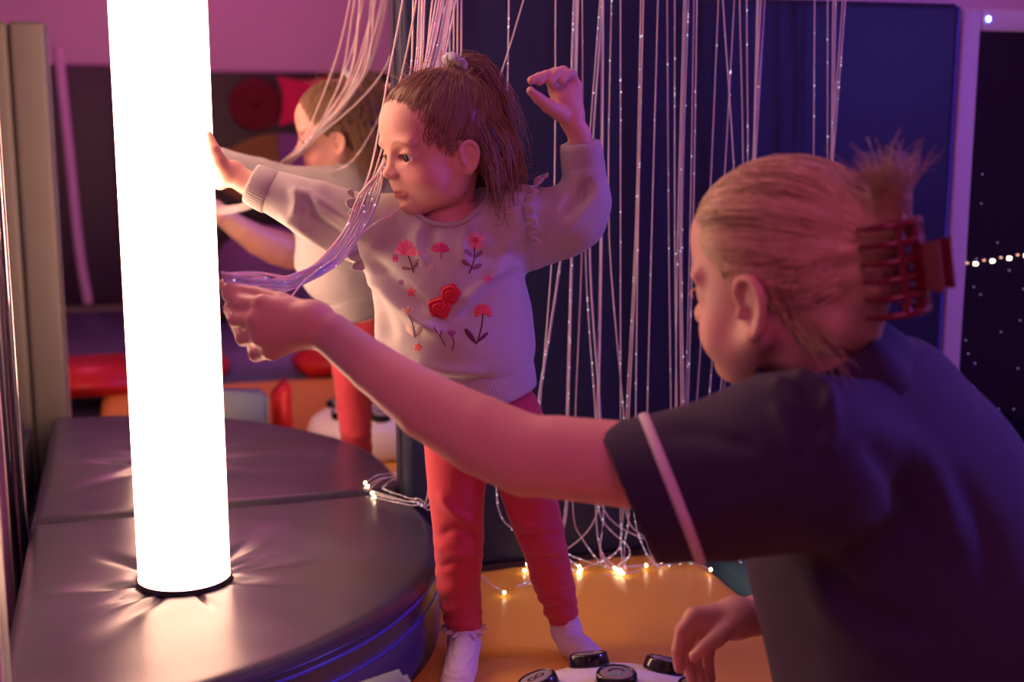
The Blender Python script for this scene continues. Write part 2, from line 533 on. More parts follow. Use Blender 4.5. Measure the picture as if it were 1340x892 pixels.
# yellow mat as a wrinkled sheet
nx, ny = 130, 170
gx = np.linspace(-0.1, 1.10, nx); gy = np.linspace(0.62, 2.425, ny)
GX, GY = np.meshgrid(gx, gy, indexing='ij')
P = np.c_[GX.ravel(), GY.ravel(), np.zeros(GX.size)]
w1, w2, w3 = Waves(3, 2.2), Waves(5, 6.0), Waves(9, 14.0)
relief = w1(P) * 0.0032 + np.abs(w2(P * np.array([1, 0.45, 1]))) * -0.0028 + w3(P) * 0.0004
edge = np.minimum.reduce([P[:, 0] + 0.1, 1.10 - P[:, 0], P[:, 1] - 0.62, 2.425 - P[:, 1]])
relief -= 0.022 * np.clip(1 - edge / 0.035, 0, 1) ** 2
for fx, fy in ((0.52, 2.03), (0.70, 2.09)):      # the girl's feet press the mat in
    relief -= 0.006 * np.exp(-((P[:, 0] - fx) ** 2 + (P[:, 1] - fy) ** 2) / 0.09 ** 2)
V = np.c_[P[:, 0], P[:, 1], MAT_Z + relief]
i, j = np.meshgrid(np.arange(nx - 1), np.arange(ny - 1), indexing='ij')
Fc = np.stack([i * ny + j, (i + 1) * ny + j, (i + 1) * ny + j + 1, i * ny + j + 1], -1).reshape(-1, 4)
Vb = V.copy(); Vb[:, 2] = 0.001
nb = len(V)
rim = [(a * ny, (a + 1) * ny) for a in range(nx - 1)] + [((a + 1) * ny + ny - 1, a * ny + ny - 1) for a in range(nx - 1)] \
    + [(a + 1, a) for a in range(ny - 1)] + [((nx - 1) * ny + a, (nx - 1) * ny + a + 1) for a in range(ny - 1)]
sidef = np.array([(b, a, a + nb, b + nb) for a, b in rim])
mk('floor_mat', np.vstack([V, Vb]), np.vstack([Fc, Fc[:, ::-1] + nb, sidef]), M_yellow,
   tag={'label': 'wrinkled yellow padded floor mat under the girl', 'category': 'floor mat'})
V, Fc = mat_vf([(1.105, 0.62), (1.9, 0.62), (1.9, 2.42), (1.105, 2.42)], 0.001, MAT_Z - 0.004, 0.018)
mk('floor_mat', V, Fc, M_teal, tag={'label': 'teal padded floor mat beyond the yellow one', 'category': 'floor mat'})
V, Fc = mat_vf([(-0.55, -1.1), (1.9, -1.1), (1.9, 0.60), (-0.55, 0.60)], 0.001, MAT_Z, 0.018)
mk('floor_mat', V, Fc, mat('dull_blue_mat_vinyl', (0.10, 0.11, 0.22), 0.45, var=0.08), tag={'label': 'dull blue floor mat seen far back in the mirror', 'category': 'floor mat'})

# ---- padded plinth round the tube
PC = np.array([-0.15, 2.31]); PR = 0.67; TUBE = np.array([0.064, 2.108]); TR = 0.074
r_ = root('padded_plinth', (0.15, 2.1, 0.0), 'charcoal vinyl rounded corner plinth round the glowing tube', 'plinth')
def inside_radius(a):
    """distance from the tube axis to the plinth outline in direction a"""
    d = np.array([math.cos(a), math.sin(a)])
    o = TUBE - PC
    b = o @ d; c = o @ o - PR * PR
    t = -b + math.sqrt(b * b - c)
    if d[1] > 1e-6: t = min(t, (MIRROR_Y - 0.006 - TUBE[1]) / d[1])
    if d[0] < -1e-6: t = min(t, (-0.195 - TUBE[0]) / d[0])
    return t
NA = 360
angs = np.linspace(0, 2 * math.pi, NA, endpoint=False)
corner = [math.atan2(MIRROR_Y - 0.006 - TUBE[1], -0.195 - TUBE[0]), math.atan2(MIRROR_Y - 0.006 - TUBE[1], 0.494 - TUBE[0]), math.atan2(1.6415 - TUBE[1], -0.195 - TUBE[0])]
for c_ in corner:
    i = np.argmin(np.abs((angs - c_ + math.pi) % (2 * math.pi) - math.pi)); angs[i] = c_ % (2 * math.pi)
rout = np.array([inside_radius(a) for a in angs])
tt = np.concatenate([np.linspace(0, 0.25, 26)[:-1], np.linspace(0.25, 0.93, 34)[:-1], np.linspace(0.93, 1.0, 12)])
rr = np.random.default_rng(11)
pk_a = rr.uniform(0, 2 * math.pi, 17); pk_w = rr.uniform(0.05, 0.13, 17); pk_h = rr.uniform(0.4, 1.0, 17); pk_l = rr.uniform(0.04, 0.14, 17)
wv, wv2 = Waves(21, 2.6), Waves(22, 8)
rings = []
for t in tt:
    R_ = (TR + 0.0025) + t * (rout - TR - 0.0025)
    x = TUBE[0] + R_ * np.cos(angs); y = TUBE[1] + R_ * np.sin(angs)
    z = np.full(NA, PLINTH_Z)
    dist = R_ - TR
    puck = np.zeros(NA)
    for a, w_, h_, l_ in zip(pk_a, pk_w, pk_h, pk_l):
        da = (angs - a + math.pi) % (2 * math.pi) - math.pi
        puck += h_ * np.exp(-(da / w_) ** 2) * np.exp(-(dist / l_) ** 1.5)
    z -= 0.012 * puck * (1 - np.exp(-dist / 0.012))
    z -= 0.006 * np.exp(-dist / 0.010)
    Pq = np.c_[x, y, np.zeros(NA)]
    z += wv(Pq) * 0.0022 + wv2(Pq) * 0.0005
    e = (rout - R_)
    z -= 0.016 * np.clip(1 - e / 0.03, 0, 1) ** 2.2
    rings.append(np.c_[x, y, z])
top = np.vstack(rings)
nr = len(tt)
low = []
for zz, off in ((PLINTH_Z - 0.030, 0.004), (PLINTH_Z - 0.05, 0.002)):
    R_ = rout + off * 0
    low.append(np.c_[TUBE[0] + R_ * np.cos(angs), TUBE[1] + R_ * np.sin(angs), np.full(NA, zz)])
V = np.vstack([top] + low)
n_all = nr + len(low)
i, j = np.meshgrid(np.arange(n_all - 1), np.arange(NA), indexing='ij')
Fc = np.stack([i * NA + j, (i + 1) * NA + j, (i + 1) * NA + (j + 1) % NA, i * NA + (j + 1) % NA], -1).reshape(-1, 4)
topo = mk('cushion_top', V, Fc, M_grey, r_)
# piping and side wall
def ring(z, shrink=0.0, r=0.004):
    a = np.append(angs, angs[0]); ro = np.append(rout, rout[0]) - shrink
    return np.c_[TUBE[0] + ro * np.cos(a), TUBE[1] + ro * np.sin(a), np.full(len(a), z)]
outer = (angs > math.radians(-90) % 6.283) | (angs < 0.75)
V, Fc = tubes_vf([ring(PLINTH_Z - 0.026, 0.002), ring(PLINTH_Z - 0.062, 0.004)], [0.0042, 0.0042], 6)
mk('piping', V, Fc, M_blueband, topo, tag={'label': 'blue welt round the plinth rim'})
side = []
for zz, sh in ((PLINTH_Z - 0.05, 0.003), (PLINTH_Z - 0.07, 0.001), (0.10, 0.0), (0.03, 0.003), (0.004, 0.008)):
    q = ring(zz, sh)[:-1]; side.append(q)
V = np.vstack(side); ns = len(side)
i, j = np.meshgrid(np.arange(ns - 1), np.arange(NA), indexing='ij')
Fc = np.stack([i * NA + j, (i + 1) * NA + j, (i + 1) * NA + (j + 1) % NA, i * NA + (j + 1) % NA], -1).reshape(-1, 4)
mk('side_wall', V, Fc, mat('indigo_plinth_side_vinyl', (0.06, 0.055, 0.17), 0.3, var=0.1, bump=0.25, bump_scale=200), r_)

# ---- glowing tube
r_ = root('bubble_tube', (TUBE[0], TUBE[1], 0.0), 'tall brightly glowing white bubble tube rising from the plinth', 'lamp')
M_tube = mat('glowing_tube', (1, 0.9, 0.85), 0.3, var=0.0, emit=TUBE_COLOR, strength=TUBE_STRENGTH)
V, Fc = lathe_vf([(0.0005, 0.005), (TR - 0.004, 0.005), (TR - 0.001, 0.01), (TR - 0.001, 1.72), (TR - 0.004, 1.725), (0.0005, 1.725)], 96, (TUBE[0], TUBE[1], 0))
mk('tube', V, Fc, M_tube, r_)
V, Fc = lathe_vf([(TR + 0.0005, PLINTH_Z - 0.03), (TR + 0.0022, PLINTH_Z - 0.03), (TR + 0.0022, PLINTH_Z + 0.003), (TR + 0.0016, PLINTH_Z + 0.004), (TR + 0.0005, PLINTH_Z + 0.004)], 64, (TUBE[0], TUBE[1], 0))
mk('collar', V, Fc, M_black, r_)
V, Fc = lathe_vf([(0.0005, 1.726), (TR + 0.008, 1.726), (TR + 0.008, 1.80), (TR, 1.81), (0.0005, 1.81)], 48, (TUBE[0], TUBE[1], 0))
mk('top_cap', V, Fc, M_white, r_)

# ---- beige pads and foam pieces on the left, seen in the mirror
r_ = root('beige_wall_pad', (-0.32, 1.58, 0.0), 'tall beige padded upright of two cushions at the left edge', 'wall pad')
box('pad', (-0.241, 1.50, 0.01), (-0.158, 1.60, 1.15), M_beige, r_, 0.012, 3)
box('pad', (-0.40, 1.505, 0.01), (-0.2435, 1.598, 1.15), M_beige, r_, 0.014, 3)
box('base_board', (-0.40, 1.495, 0.0), (-0.158, 1.5045, 1.14), M_white, r_)
V, Fc = mat_vf([(-0.62, 1.62), (-0.245, 1.62), (-0.255, 2.48), (-0.62, 2.48)], 0.001, PLINTH_Z - 0.012, 0.015)
mk('foam_block', V, Fc, M_grey, tag={'label': 'low charcoal foam block left of the plinth across a dark gap', 'category': 'foam block'})

# ---- soft play shapes in front of the plinth (seen in the mirror)
M_red = mat('red_soft_vinyl', (0.72, 0.03, 0.03), 0.35, var=0.08, bump=0.2, bump_scale=250)
M_greygreen = mat('grey_green_vinyl', (0.20, 0.27, 0.28), 0.4, var=0.08, bump=0.2, bump_scale=250)
gc = np.array([0.331, 1.637]); e1 = np.array([-0.912, -0.41]); e2 = np.array([0.03, -1.0])
V, Fc = mat_vf([tuple(gc), tuple(gc + e2 * 0.10), tuple(gc + e2 * 0.10 + e1 * 0.30), tuple(gc + e1 * 0.30)], MAT_Z - 0.004, 0.22, 0.012)
mk('foam_block', V, Fc, M_greygreen, tag={'label': 'grey-green foam block before the plinth at the bottom edge', 'category': 'foam block'})
def prism_y(poly, y0, y1, bev):
    """polygon in x,z pushed along y"""
    V, Fc = mat_vf(poly, 0.0, 1.0, 0.0001)
    bm = bmesh.new()
    vs = [bm.verts.new((x, y1, z)) for x, z in poly]
    bm.faces.new(vs)
    r = bmesh.ops.extrude_face_region(bm, geom=list(bm.faces))
    for v in r['geom']:
        if isinstance(v, bmesh.types.BMVert): v.co.y = y0
    bmesh.ops.recalc_face_normals(bm, faces=list(bm.faces))
    bmesh.ops.bevel(bm, geom=list(bm.edges), offset=bev, segments=2, affect='EDGES')
    bm.verts.index_update()
    V = np.array([v.co[:] for v in bm.verts]); Fc = [[v.index for v in f.verts] for f in bm.faces]
    bm.free(); return V, Fc
V, Fc = prism_y([(0.360, MAT_Z - 0.004), (0.362, 0.170), (0.406, 0.214), (0.408, MAT_Z - 0.004)], 1.36, 1.50, 0.006)
mk('foam_wedge', V, Fc, M_red, tag={'label': 'red foam wedge beside the grey-green block, seen in the mirror', 'category': 'foam wedge'})
V, Fc = lathe_vf([(0.0005, 0.0), (0.14, 0.0), (0.15, 0.01), (0.15, 0.04), (0.14, 0.05), (0.0005, 0.05)], 48, (0.17, 0.45, MAT_Z))
mk('round_cushion', V, Fc, M_red, tag={'label': 'flat round red cushion on the blue mat, seen in the mirror', 'category': 'cushion'})
V, Fc = mat_vf([(-0.33, 0.35), (0.0, 0.35), (0.0, 0.75), (-0.33, 0.75)], MAT_Z + 0.0, 0.12, 0.02)
mk('foam_slab', V, Fc, M_red, tag={'label': 'red foam slab left of the tube, seen in the mirror', 'category': 'foam slab'})
V, Fc = mat_vf([(0.52, 0.50), (0.80, 0.44), (0.84, 0.58), (0.56, 0.66)], MAT_Z, 0.13, 0.02)
mk('foam_slab', V, Fc, M_red, tag={'label': 'red foam slab behind the white button dome, seen in the mirror', 'category': 'foam slab'})
V, Fc = lathe_vf([(0.0005, 0.0), (0.25, 0.0), (0.30, 0.08), (0.29, 0.2), (0.22, 0.32), (0.10, 0.38), (0.0005, 0.39)], 40, (0.62, -0.75, MAT_Z))
V[:, 2] += Waves(8, 3)(V) * 0.012
mk('bean_bag', V, Fc, mat('purple_bean_bag_cloth', (0.20, 0.12, 0.26), 0.7, var=0.1), tag={'label': 'rounded purple bean bag by the far wall in the mirror', 'category': 'bean bag'})

# ---- dark tactile mural pad on the far wall (seen in the mirror)
M_mural = mat('black_mural_vinyl', (0.035, 0.025, 0.028), 0.4, var=0.15)
r_ = root('mural_pad', (0.6, -1.36, 0.03), 'black padded wall mural with a red swirl and coloured shapes', 'wall pad')
mu = box('mural_cover', (0.33, -1.399, 0.04), (1.3, -1.33, 1.105), M_mural, r_, 0.015, 3)
MY = -1.33
def flat_shape(name, pts, depth, m, col_parent):
    n = len(pts)
    V = [(x, MY + depth, z) for x, z in pts] + [(x, MY - 0.002, z) for x, z in pts]
    Fc = [list(range(n))] + [[k, k + n, (k + 1) % n + n, (k + 1) % n] for k in range(n)]
    return mk(name, V, Fc, m, col_parent, smooth=False)
sw = []
cx, cz = 0.61, 0.955
for k in range(130):
    a = k * 0.24; rad = 0.012 + 0.105 * k / 130
    sw.append((cx + rad * math.cos(a), MY + 0.006, cz + rad * math.sin(a)))
flat_shape('disc', [(cx + 0.125 * math.cos(a), cz + 0.125 * math.sin(a)) for a in np.linspace(0, 6.283, 40)[:-1]], 0.006, mat('dark_red_felt', (0.075, 0.012, 0.014), 0.8), r_)
V, Fc = tubes_vf([sw], [0.0085], 6)
mk('swirl', V, Fc, mat('red_felt', (0.24, 0.02, 0.03), 0.8), r_)
def pillow_pts(x0, x1, z0, z1, inset):
    P = []
    cs = [(x0, z1), (x0, z0), (x1, z0), (x1, z1)]
    for k in range(4):
        a, b = np.array(cs[k]), np.array(cs[(k + 1) % 4])
        nrm = np.array([(x0 + x1) / 2, (z0 + z1) / 2]) - (a + b) / 2; nrm /= np.linalg.norm(nrm)
        for t in np.linspace(0, 1, 10)[:-1]:
            P.append(tuple(a + (b - a) * t + nrm * inset * math.sin(math.pi * t)))
    return P
flat_shape('patch', pillow_pts(0.715, 0.945, 0.855, 1.085, 0.022), 0.02, mat('magenta_felt', (0.85, 0.01, 0.12), 0.6), r_)
def band(cx, cz, ra, rb, a0, a1):
    A = np.linspace(a0, a1, 24)
    return [(cx + rb * math.cos(a), cz + rb * math.sin(a)) for a in A] + [(cx + ra * math.cos(a), cz + ra * math.sin(a)) for a in A[::-1]]
flat_shape('arc', band(0.72, 0.40, 0.22, 0.42, math.radians(92), math.radians(150)), 0.008, mat('olive_felt', (0.34, 0.24, 0.05), 0.8), r_)
flat_shape('arc', band(0.72, 0.40, 0.22, 0.42, math.radians(40), math.radians(91)), 0.008, mat('violet_felt', (0.33, 0.15, 0.42), 0.8), r_)
# the reddish pads left of the mural, and a lilac strip coloured for light on an edge
r_ = root('dark_wall_pad', (-0.2, -1.36, 0.03), 'dark violet and maroon wall pads left of the tube in the mirror', 'wall pad')
box('pad', (-0.42, -1.399, 0.04), (-0.02, -1.335, 1.13), mat('dark_violet_vinyl', (0.05, 0.022, 0.06), 0.4), r_, 0.015, 3)
box('pad', (-0.015, -1.399, 0.04), (0.325, -1.335, 0.98), mat('dark_maroon_vinyl', (0.09, 0.022, 0.025), 0.4), r_, 0.015, 3)
pa = [(-0.245, -1.27, 1.20), (-0.225, -1.27, 0.75), (-0.205, -1.27, 0.30), (-0.18, -1.27, 0.06)]
V, Fc = tubes_vf([catmull(pa, 24)], [0.022], 8)
mk('edge_light_strip', V, Fc, mat('lilac_edge_light', (0.85, 0.6, 0.85), 0.7), tag={'label': 'narrow lilac strip standing in for light on an edge, in the mirror', 'category': 'edge strip'})

# ================================================================== people: shared builders
M_skin = mat('skin', (0.80, 0.47, 0.37), 0.48, var=0.04, scale=60, bump=0.08, bump_scale=500, sss=0.25, tint=True)
M_eyew = mat('eye_white', (0.8, 0.74, 0.72), 0.15, var=0.02)
M_iris = mat('dark_brown_iris', (0.02, 0.010, 0.006), 0.25, var=0.3, spec=0.3)
M_lash = mat('dark_lash_hair', (0.03, 0.015, 0.012), 0.6)

def frame_from(f, up, pos, scale):
    """local (x = person's left, y = face direction, z = up) -> world"""
    f = f / np.linalg.norm(f)
    l = np.cross(up, f); l /= np.linalg.norm(l)
    u = np.cross(f, l)
    A = np.stack([l, f, u], 1) * scale
    return lambda P: np.asarray(P, float) @ A.T + pos, A, pos

def head_mesh(T, A, pos, neck_world, neck_r, scale, adult=False, h=0.0095):
    inv = np.linalg.inv(A)
    nk = [(np.asarray(p) - pos) @ inv.T for p in neck_world]
    nr = [r / scale for r in neck_r]
    lo = np.array([-0.52, -0.66, -0.06]); hi = np.array([0.52, 0.58, 1.08])
    for q, r in zip(nk, nr):
        lo = np.minimum(lo, q - r - 0.03); hi = np.maximum(hi, q + r + 0.03)
    S = Solid(lo, hi, h)
    if adult:
        S.ell((0, -0.06, 0.63), (0.335, 0.43, 0.37), 0.02)
        S.ell((0, 0.10, 0.40), (0.27, 0.31, 0.37), 0.10)
        S.ell((0, 0.15, 0.70), (0.26, 0.24, 0.22), 0.08)
        ck = 0.11
    else:
        S.ell((0, -0.06, 0.60), (0.37, 0.45, 0.40), 0.02)
        S.ell((0, 0.10, 0.36), (0.295, 0.31, 0.34), 0.10)
        S.ell((0, 0.16, 0.66), (0.29, 0.25, 0.24), 0.08)
        ck = 0.165
    S.ell((0, 0.22, 0.22), (0.19, 0.16, 0.16), 0.08)
    if not adult:
        for s in (-1, 1): S.ell((s * 0.15, 0.08, 0.16), (0.14, 0.17, 0.12), 0.07)
    for s in (-1, 1):
        S.ell((s * 0.150, 0.20, 0.255), (ck, 0.15, 0.145), 0.07)
        S.cap((s * 0.25, -0.02, 0.27), (s * 0.07, 0.25, 0.075), 0.08, 0.07, 0.09)
        S.ell((s * 0.14, 0.335 if not adult else 0.285, 0.545), (0.12, 0.05, 0.035), 0.07)                   # brow
    S.ell((0, 0.30, 0.075), (0.095, 0.085, 0.07), 0.06)
    # nose
    S.cap((0, 0.365, 0.49), (0, 0.425, 0.345), 0.030, 0.040, 0.045)
    S.ell((0, 0.440, 0.334), (0.046, 0.046, 0.040), 0.03)
    for s in (-1, 1):
        S.ell((s * 0.046, 0.415, 0.316), (0.032, 0.042, 0.030), 0.022)
        S.ell((s * 0.024, 0.452, 0.290), (0.015, 0.022, 0.016), 0.008, 's')
        # eye sockets, lids, openings
        S.ell((s * 0.15, 0.40, 0.448), (0.085, 0.062, 0.052), 0.05, 's')
        S.ell((s * 0.152, 0.288 if not adult else 0.275, 0.445), (0.092, 0.090, 0.080) if not adult else (0.075, 0.075, 0.065), 0.02)
        S.ell((s * 0.154, 0.375, 0.433), (0.080, 0.066, 0.030), 0.005, 's')
        S.chain([(s * (0.153 + 0.084 * math.cos(a)), 0.374 - 0.045 * abs(math.cos(a)) ** 2, 0.436 + 0.034 * math.sin(a)) for a in np.linspace(0.1, 3.04, 8)], 0.007, 0.008)
        # ears
        ex = s * (0.345 if not adult else 0.315)
        o = s * 0.035
        es, ez = (0.80, -0.045) if not adult else (1.0, -0.01)
        ec = np.array([ex, -0.03, 0.40])
        E_ = lambda p: ec + (np.array(p) - ec) * es + np.array([0, 0, ez])
        S.ell(E_((ex + o * 0.7, -0.055, 0.40)), np.array((0.020, 0.085, 0.135)) * es, 0.02, axes=[(math.cos(0.35), s * math.sin(0.35), 0), (s * -math.sin(0.35), math.cos(0.35), 0), (0, 0, 1)])
        hel = [(ex + o * 0.2, 0.01, 0.43), (ex + o * 0.6, 0.022, 0.50), (ex + o, -0.01, 0.555), (ex + o * 1.5, -0.075, 0.565),
               (ex + o * 1.9, -0.125, 0.51), (ex + o * 1.8, -0.125, 0.43), (ex + o * 1.3, -0.085, 0.345), (ex + o * 0.8, -0.035, 0.295), (ex + o * 0.2, 0.0, 0.30)]
        hel = [E_((a, b, c - 0.02)) for a, b, c in hel]
        S.chain(list(catmull(hel, 22)), 0.0195 * es, 0.012)
        S.ell(E_((ex + o * 0.75, -0.028, 0.285)), np.array((0.022, 0.032, 0.035)) * es, 0.012)
        S.ell(E_((ex + o * 1.6, -0.035, 0.385)), np.array((0.034, 0.034, 0.055)) * es, 0.012, 's')
        S.ell(E_((ex + o * 0.7, 0.018, 0.38)), np.array((0.02, 0.018, 0.026)) * es, 0.012)
    # mouth
    for z, y, r, wd in ((0.200, 0.392, 0.023, 0.085), (0.158, 0.384, 0.028, 0.072)):
        S.chain([(x, y - 0.62 * x * x * 8 + (0.004 if abs(x) < 0.02 else 0), z - (0.006 if z > 0.18 and abs(x) < 0.012 else 0) - abs(x) * (0.2 if z > 0.18 else -0.22)) for x in np.linspace(-wd, wd, 9)], r, 0.018)
    S.chain([(x, 0.420 - 4.6 * x * x, 0.179 - abs(x) * 0.03) for x in np.linspace(-0.08, 0.08, 9)], 0.0085, 0.008, 's')
    S.ell((0, 0.385, 0.115), (0.07, 0.03, 0.018), 0.03, 's')
    S.chain(nk, nr, 0.06)
    V, Fc = S.mesh(1)
    # colour of lips, cheeks, nostrils (skin pigment)
    tint = np.ones((len(V), 3))
    x, y, z = V.T
    lip = np.exp(-((z - 0.178) / 0.036) ** 4) * np.exp(-(x / 0.095) ** 4) * (y > 0.33)
    tint *= 1 - lip[:, None] * np.array([0.18, 0.52, 0.42])
    for s in (-1, 1):
        c = np.exp(-(((x - s * 0.2) / 0.12) ** 2 + ((z - 0.28) / 0.10) ** 2)) * (y > 0.1)
        tint *= 1 - c[:, None] * np.array([0.0, 0.16, 0.12])
        b = np.exp(-(((x - s * 0.155) / 0.085) ** 4 + ((z - 0.553 + 1.2 * (np.abs(x) - 0.14) ** 2 * 3) / 0.016) ** 2)) * (y > 0.25)
        tint *= 1 - b[:, None] * np.array([0.45, 0.55, 0.6])
    return T(V), Fc, tint
def eyes(T, A, pos, scale, gaze, parent):
    for s in (-1, 1):
        c = np.array([s * 0.152, 0.288 if scale < 0.22 else 0.275, 0.443]); R_ = 0.083 if scale < 0.22 else 0.066
        g = np.array(gaze, float); g /= np.linalg.norm(g)
        prof = [(max(0.0004, R_ * math.sin(a)), R_ * math.cos(a)) for a in np.linspace(0, math.pi, 19)]
        V, Fc = lathe_vf(prof, 28, (0, 0, 0), g)
        mid = V[Fc].mean(1) @ g
        mi = (mid > R_ * 0.76).astype(int)
        mk('eye', T(V + c), Fc, [M_eyew, M_iris], parent, mi=mi)
def finger(S, pts, r0, r1, k=0.004):
    rr = np.linspace(r0, r1, len(pts))
    S.chain(pts, list(rr), k)
def strand_mesh(name, paths, r, m, parent, tag=None, sides=3):
    rad = []
    for P in paths:
        n = len(P); t = np.linspace(0, 1, n)
        rad.append(r * (0.55 + 0.45 * np.sin(np.clip(t * 1.05, 0, 1) * math.pi)))
    V, Fc = tubes_vf(paths, rad, sides)
    return mk(name, V, Fc, m, parent, tag=tag)

# ================================================================== the girl
GB = at(625, 865, 2.05); GB[2] = MAT_Z
girl = root('person', tuple(GB), 'small child in grey embroidered sweatshirt and red trousers touching the glowing tube', 'person')
M_sweat = mat('grey_sweatshirt_fleece', (0.55, 0.55, 0.53), 0.85, var=0.06, scale=70, bump=0.35, bump_scale=700, sheen=0.25)
M_rib = mat('grey_rib_knit', (0.53, 0.53, 0.51), 0.85, var=0.06, scale=70, bump=0.4, bump_scale=600, sheen=0.2)
M_trous = mat('red_jersey', (0.58, 0.045, 0.075), 0.8, var=0.08, scale=60, bump=0.3, bump_scale=600, sheen=0.25)
M_sock = mat('pale_sock_knit', (0.74, 0.66, 0.68), 0.85, var=0.05, scale=80, bump=0.3, bump_scale=600)
M_hair = mat('light_brown_hair', (0.18, 0.105, 0.06), 0.42, var=0.35, scale=40, bump=0.2, bump_scale=300)
M_hair2 = mat('brown_hair_strand', (0.34, 0.21, 0.12), 0.36, var=0.3, scale=30)

HS = 0.205
th, ph, ro = math.radians(59), math.radians(9), math.radians(-3)
f0 = -HV * math.cos(th) - RV * math.sin(th)
f1 = f0 * math.cos(ph) - ZV * math.sin(ph)
u1 = ZV * math.cos(ph) + f0 * math.sin(ph)
l1 = np.cross(u1, f1)
u1 = u1 * math.cos(ro) + l1 * math.sin(ro)
T, A, hp = frame_from(f1, u1, np.zeros(3), HS)
hp = at(572, 184, 2.04) - T(np.array([[0, 0, 0.5]]))[0]
T, A, hp = frame_from(f1, u1, hp, HS)
bodyV, bodyF, bodyT = [], [], []
def add_body(V, Fc, t=None):
    o = sum(len(v) for v in bodyV)
    bodyV.append(V); bodyF.append(Fc + o); bodyT.append(np.ones((len(V), 3)) if t is None else t)
neck = [T(np.array([[0, -0.10, 0.25]]))[0], at(585, 278, 2.055), at(588, 310, 2.06)]
add_body(*head_mesh(T, A, hp, neck, [0.036, 0.038, 0.045], HS))
# trunk and limbs under the clothes
gp = lambda L: [at(*p) for p in L]
rarm = gp([(490, 300, 2.055), (412, 276, 2.035), (322, 238, 2.035)])
larm = gp([(676, 292, 2.055), (770, 282, 2.06), (758, 178, 2.04)])
rleg = gp([(602, 560, 2.055), (601, 690, 2.045), (606, 826, 2.06)])
lleg = gp([(676, 560, 2.06), (706, 690, 2.05), (738, 812, 2.09)])
pts = np.array(rarm + larm + rleg + lleg + neck)
S = Solid(pts.min(0) - 0.13, pts.max(0) + np.array([0.13, 0.13, 0.05]), 0.006)
S.chain([at(586, 300, 2.06), at(592, 400, 2.06), at(622, 530, 2.06)], [0.06, 0.075, 0.075], 0.03)
S.chain(rarm, [0.03, 0.024, 0.017], 0.02); S.chain(larm, [0.03, 0.024, 0.017], 0.02)
S.chain(rleg, [0.04, 0.032, 0.018], 0.02); S.chain(lleg, [0.04, 0.032, 0.018], 0.02)
V, Fc = S.mesh(1); add_body(V, Fc)
# raised hand (her left)
w = at(758, 178, 2.04)
hq = np.array(gp([(690, 90, 1.97), (690, 235, 1.97), (790, 235, 2.08), (790, 80, 2.08)]))
S = Solid(hq.min(0) - 0.03, hq.max(0) + 0.03, 0.0017)
S.chain([at(766, 225, 2.05), at(758, 176, 2.04), at(748, 158, 2.035)], [0.0215, 0.0175, 0.018], 0.006)
bases = gp([(727, 118, 2.035), (735, 111, 2.045), (744, 108, 2.05), (753, 114, 2.052)])
pal = at(748, 150, 2.04)
for b in bases: S.cap(pal, b, 0.0165, 0.0115, 0.008)
S.ell(at(739, 134, 2.035), (0.021, 0.016, 0.023), 0.008)
for b, a1, a2, a3 in ((bases[0], (718, 101, 2.02), (706, 101, 2.0), (695, 105, 1.99)), (bases[1], (727, 95, 2.028), (715, 98, 2.005), (706, 107, 1.995)),
                      (bases[2], (737, 93, 2.03), (727, 97, 2.01), (721, 107, 2.0)), (bases[3], (748, 97, 2.04), (741, 98, 2.02), (735, 106, 2.01))):
    finger(S, [b] + gp([a1, a2, a3]), 0.0092, 0.0062)
finger(S, gp([(735, 150, 2.02), (718, 139, 2.005), (705, 129, 1.997), (694, 119, 1.99)]), 0.0125, 0.0063, 0.006)
V, Fc = S.mesh(1)
add_body(V, Fc)
# hand on the tube (her right)
S = Solid(at(300, 225, 2.06) - np.array([0.09, 0.09, 0.08]), at(300, 210, 2.06) + np.array([0.09, 0.09, 0.07]), 0.0017)
S.chain(gp([(352, 250, 2.035), (318, 236, 2.035), (303, 227, 2.035)]), [0.022, 0.018, 0.018], 0.006)
hb = gp([(284, 212, 2.062), (283, 221, 2.066), (284, 230, 2.064), (288, 239, 2.058)])
for b in hb: S.cap(at(304, 227, 2.04), b, 0.0165, 0.0115, 0.008)
for b, (dy) in zip(hb, (-6, -1, 3, 7)):
    px, py = proj(b)
    finger(S, [b] + gp([(274, py + dy * 0.5, 2.085), (263, py + dy * 0.8, 2.112), (246, py + dy, 2.135)]), 0.0088, 0.0062)
finger(S, gp([(298, 228, 2.03), (287, 210, 2.022), (280, 195, 2.02), (273, 177, 2.025)]), 0.0135, 0.0066, 0.006)
V, Fc = S.mesh(1); add_body(V, Fc)
gbody = mk('body', np.vstack(bodyV), np.vstack(bodyF), M_skin, girl)
set_tint(gbody, np.vstack(bodyT))
eyes(T, A, hp, HS, (-0.10, 1.0, -0.20), gbody)
# lashes
paths = []
for s in (-1, 1):
    for k in range(15):
        a = 0.25 + 2.65 * k / 14
        p = np.array([s * (0.153 + 0.078 * math.cos(a)), 0.382 - 0.045 * math.cos(a) ** 2, 0.436 + 0.027 * math.sin(a)])
        q = p + np.array([s * 0.012 * math.cos(a), 0.020, -0.010])
        q2 = q + np.array([s * 0.008 * math.cos(a), 0.014, 0.001])
        paths.append(T(np.array([p, q, q2])))
    for k in range(30):
        t = k / 29
        p = np.array([s * (0.075 + 0.155 * t), 0.383 - 0.11 * t ** 2, 0.548 + 0.018 * math.sin(math.pi * t * 0.8)]) + rng.normal(0, 0.003, 3)
        q = p + np.array([s * 0.028, 0.004 - 0.015 * t, 0.012 - 0.016 * t])
        paths.append(T(np.array([p, (p + q) / 2 + np.array([0, 0.003, 0]), q])))
V, Fc = tubes_vf(paths, [np.array([0.0003, 0.00025, 0.0001])] * len(paths), 3)
mk('lashes_and_brows', V, Fc, M_lash, gbody, tag={'kind': 'stuff'})

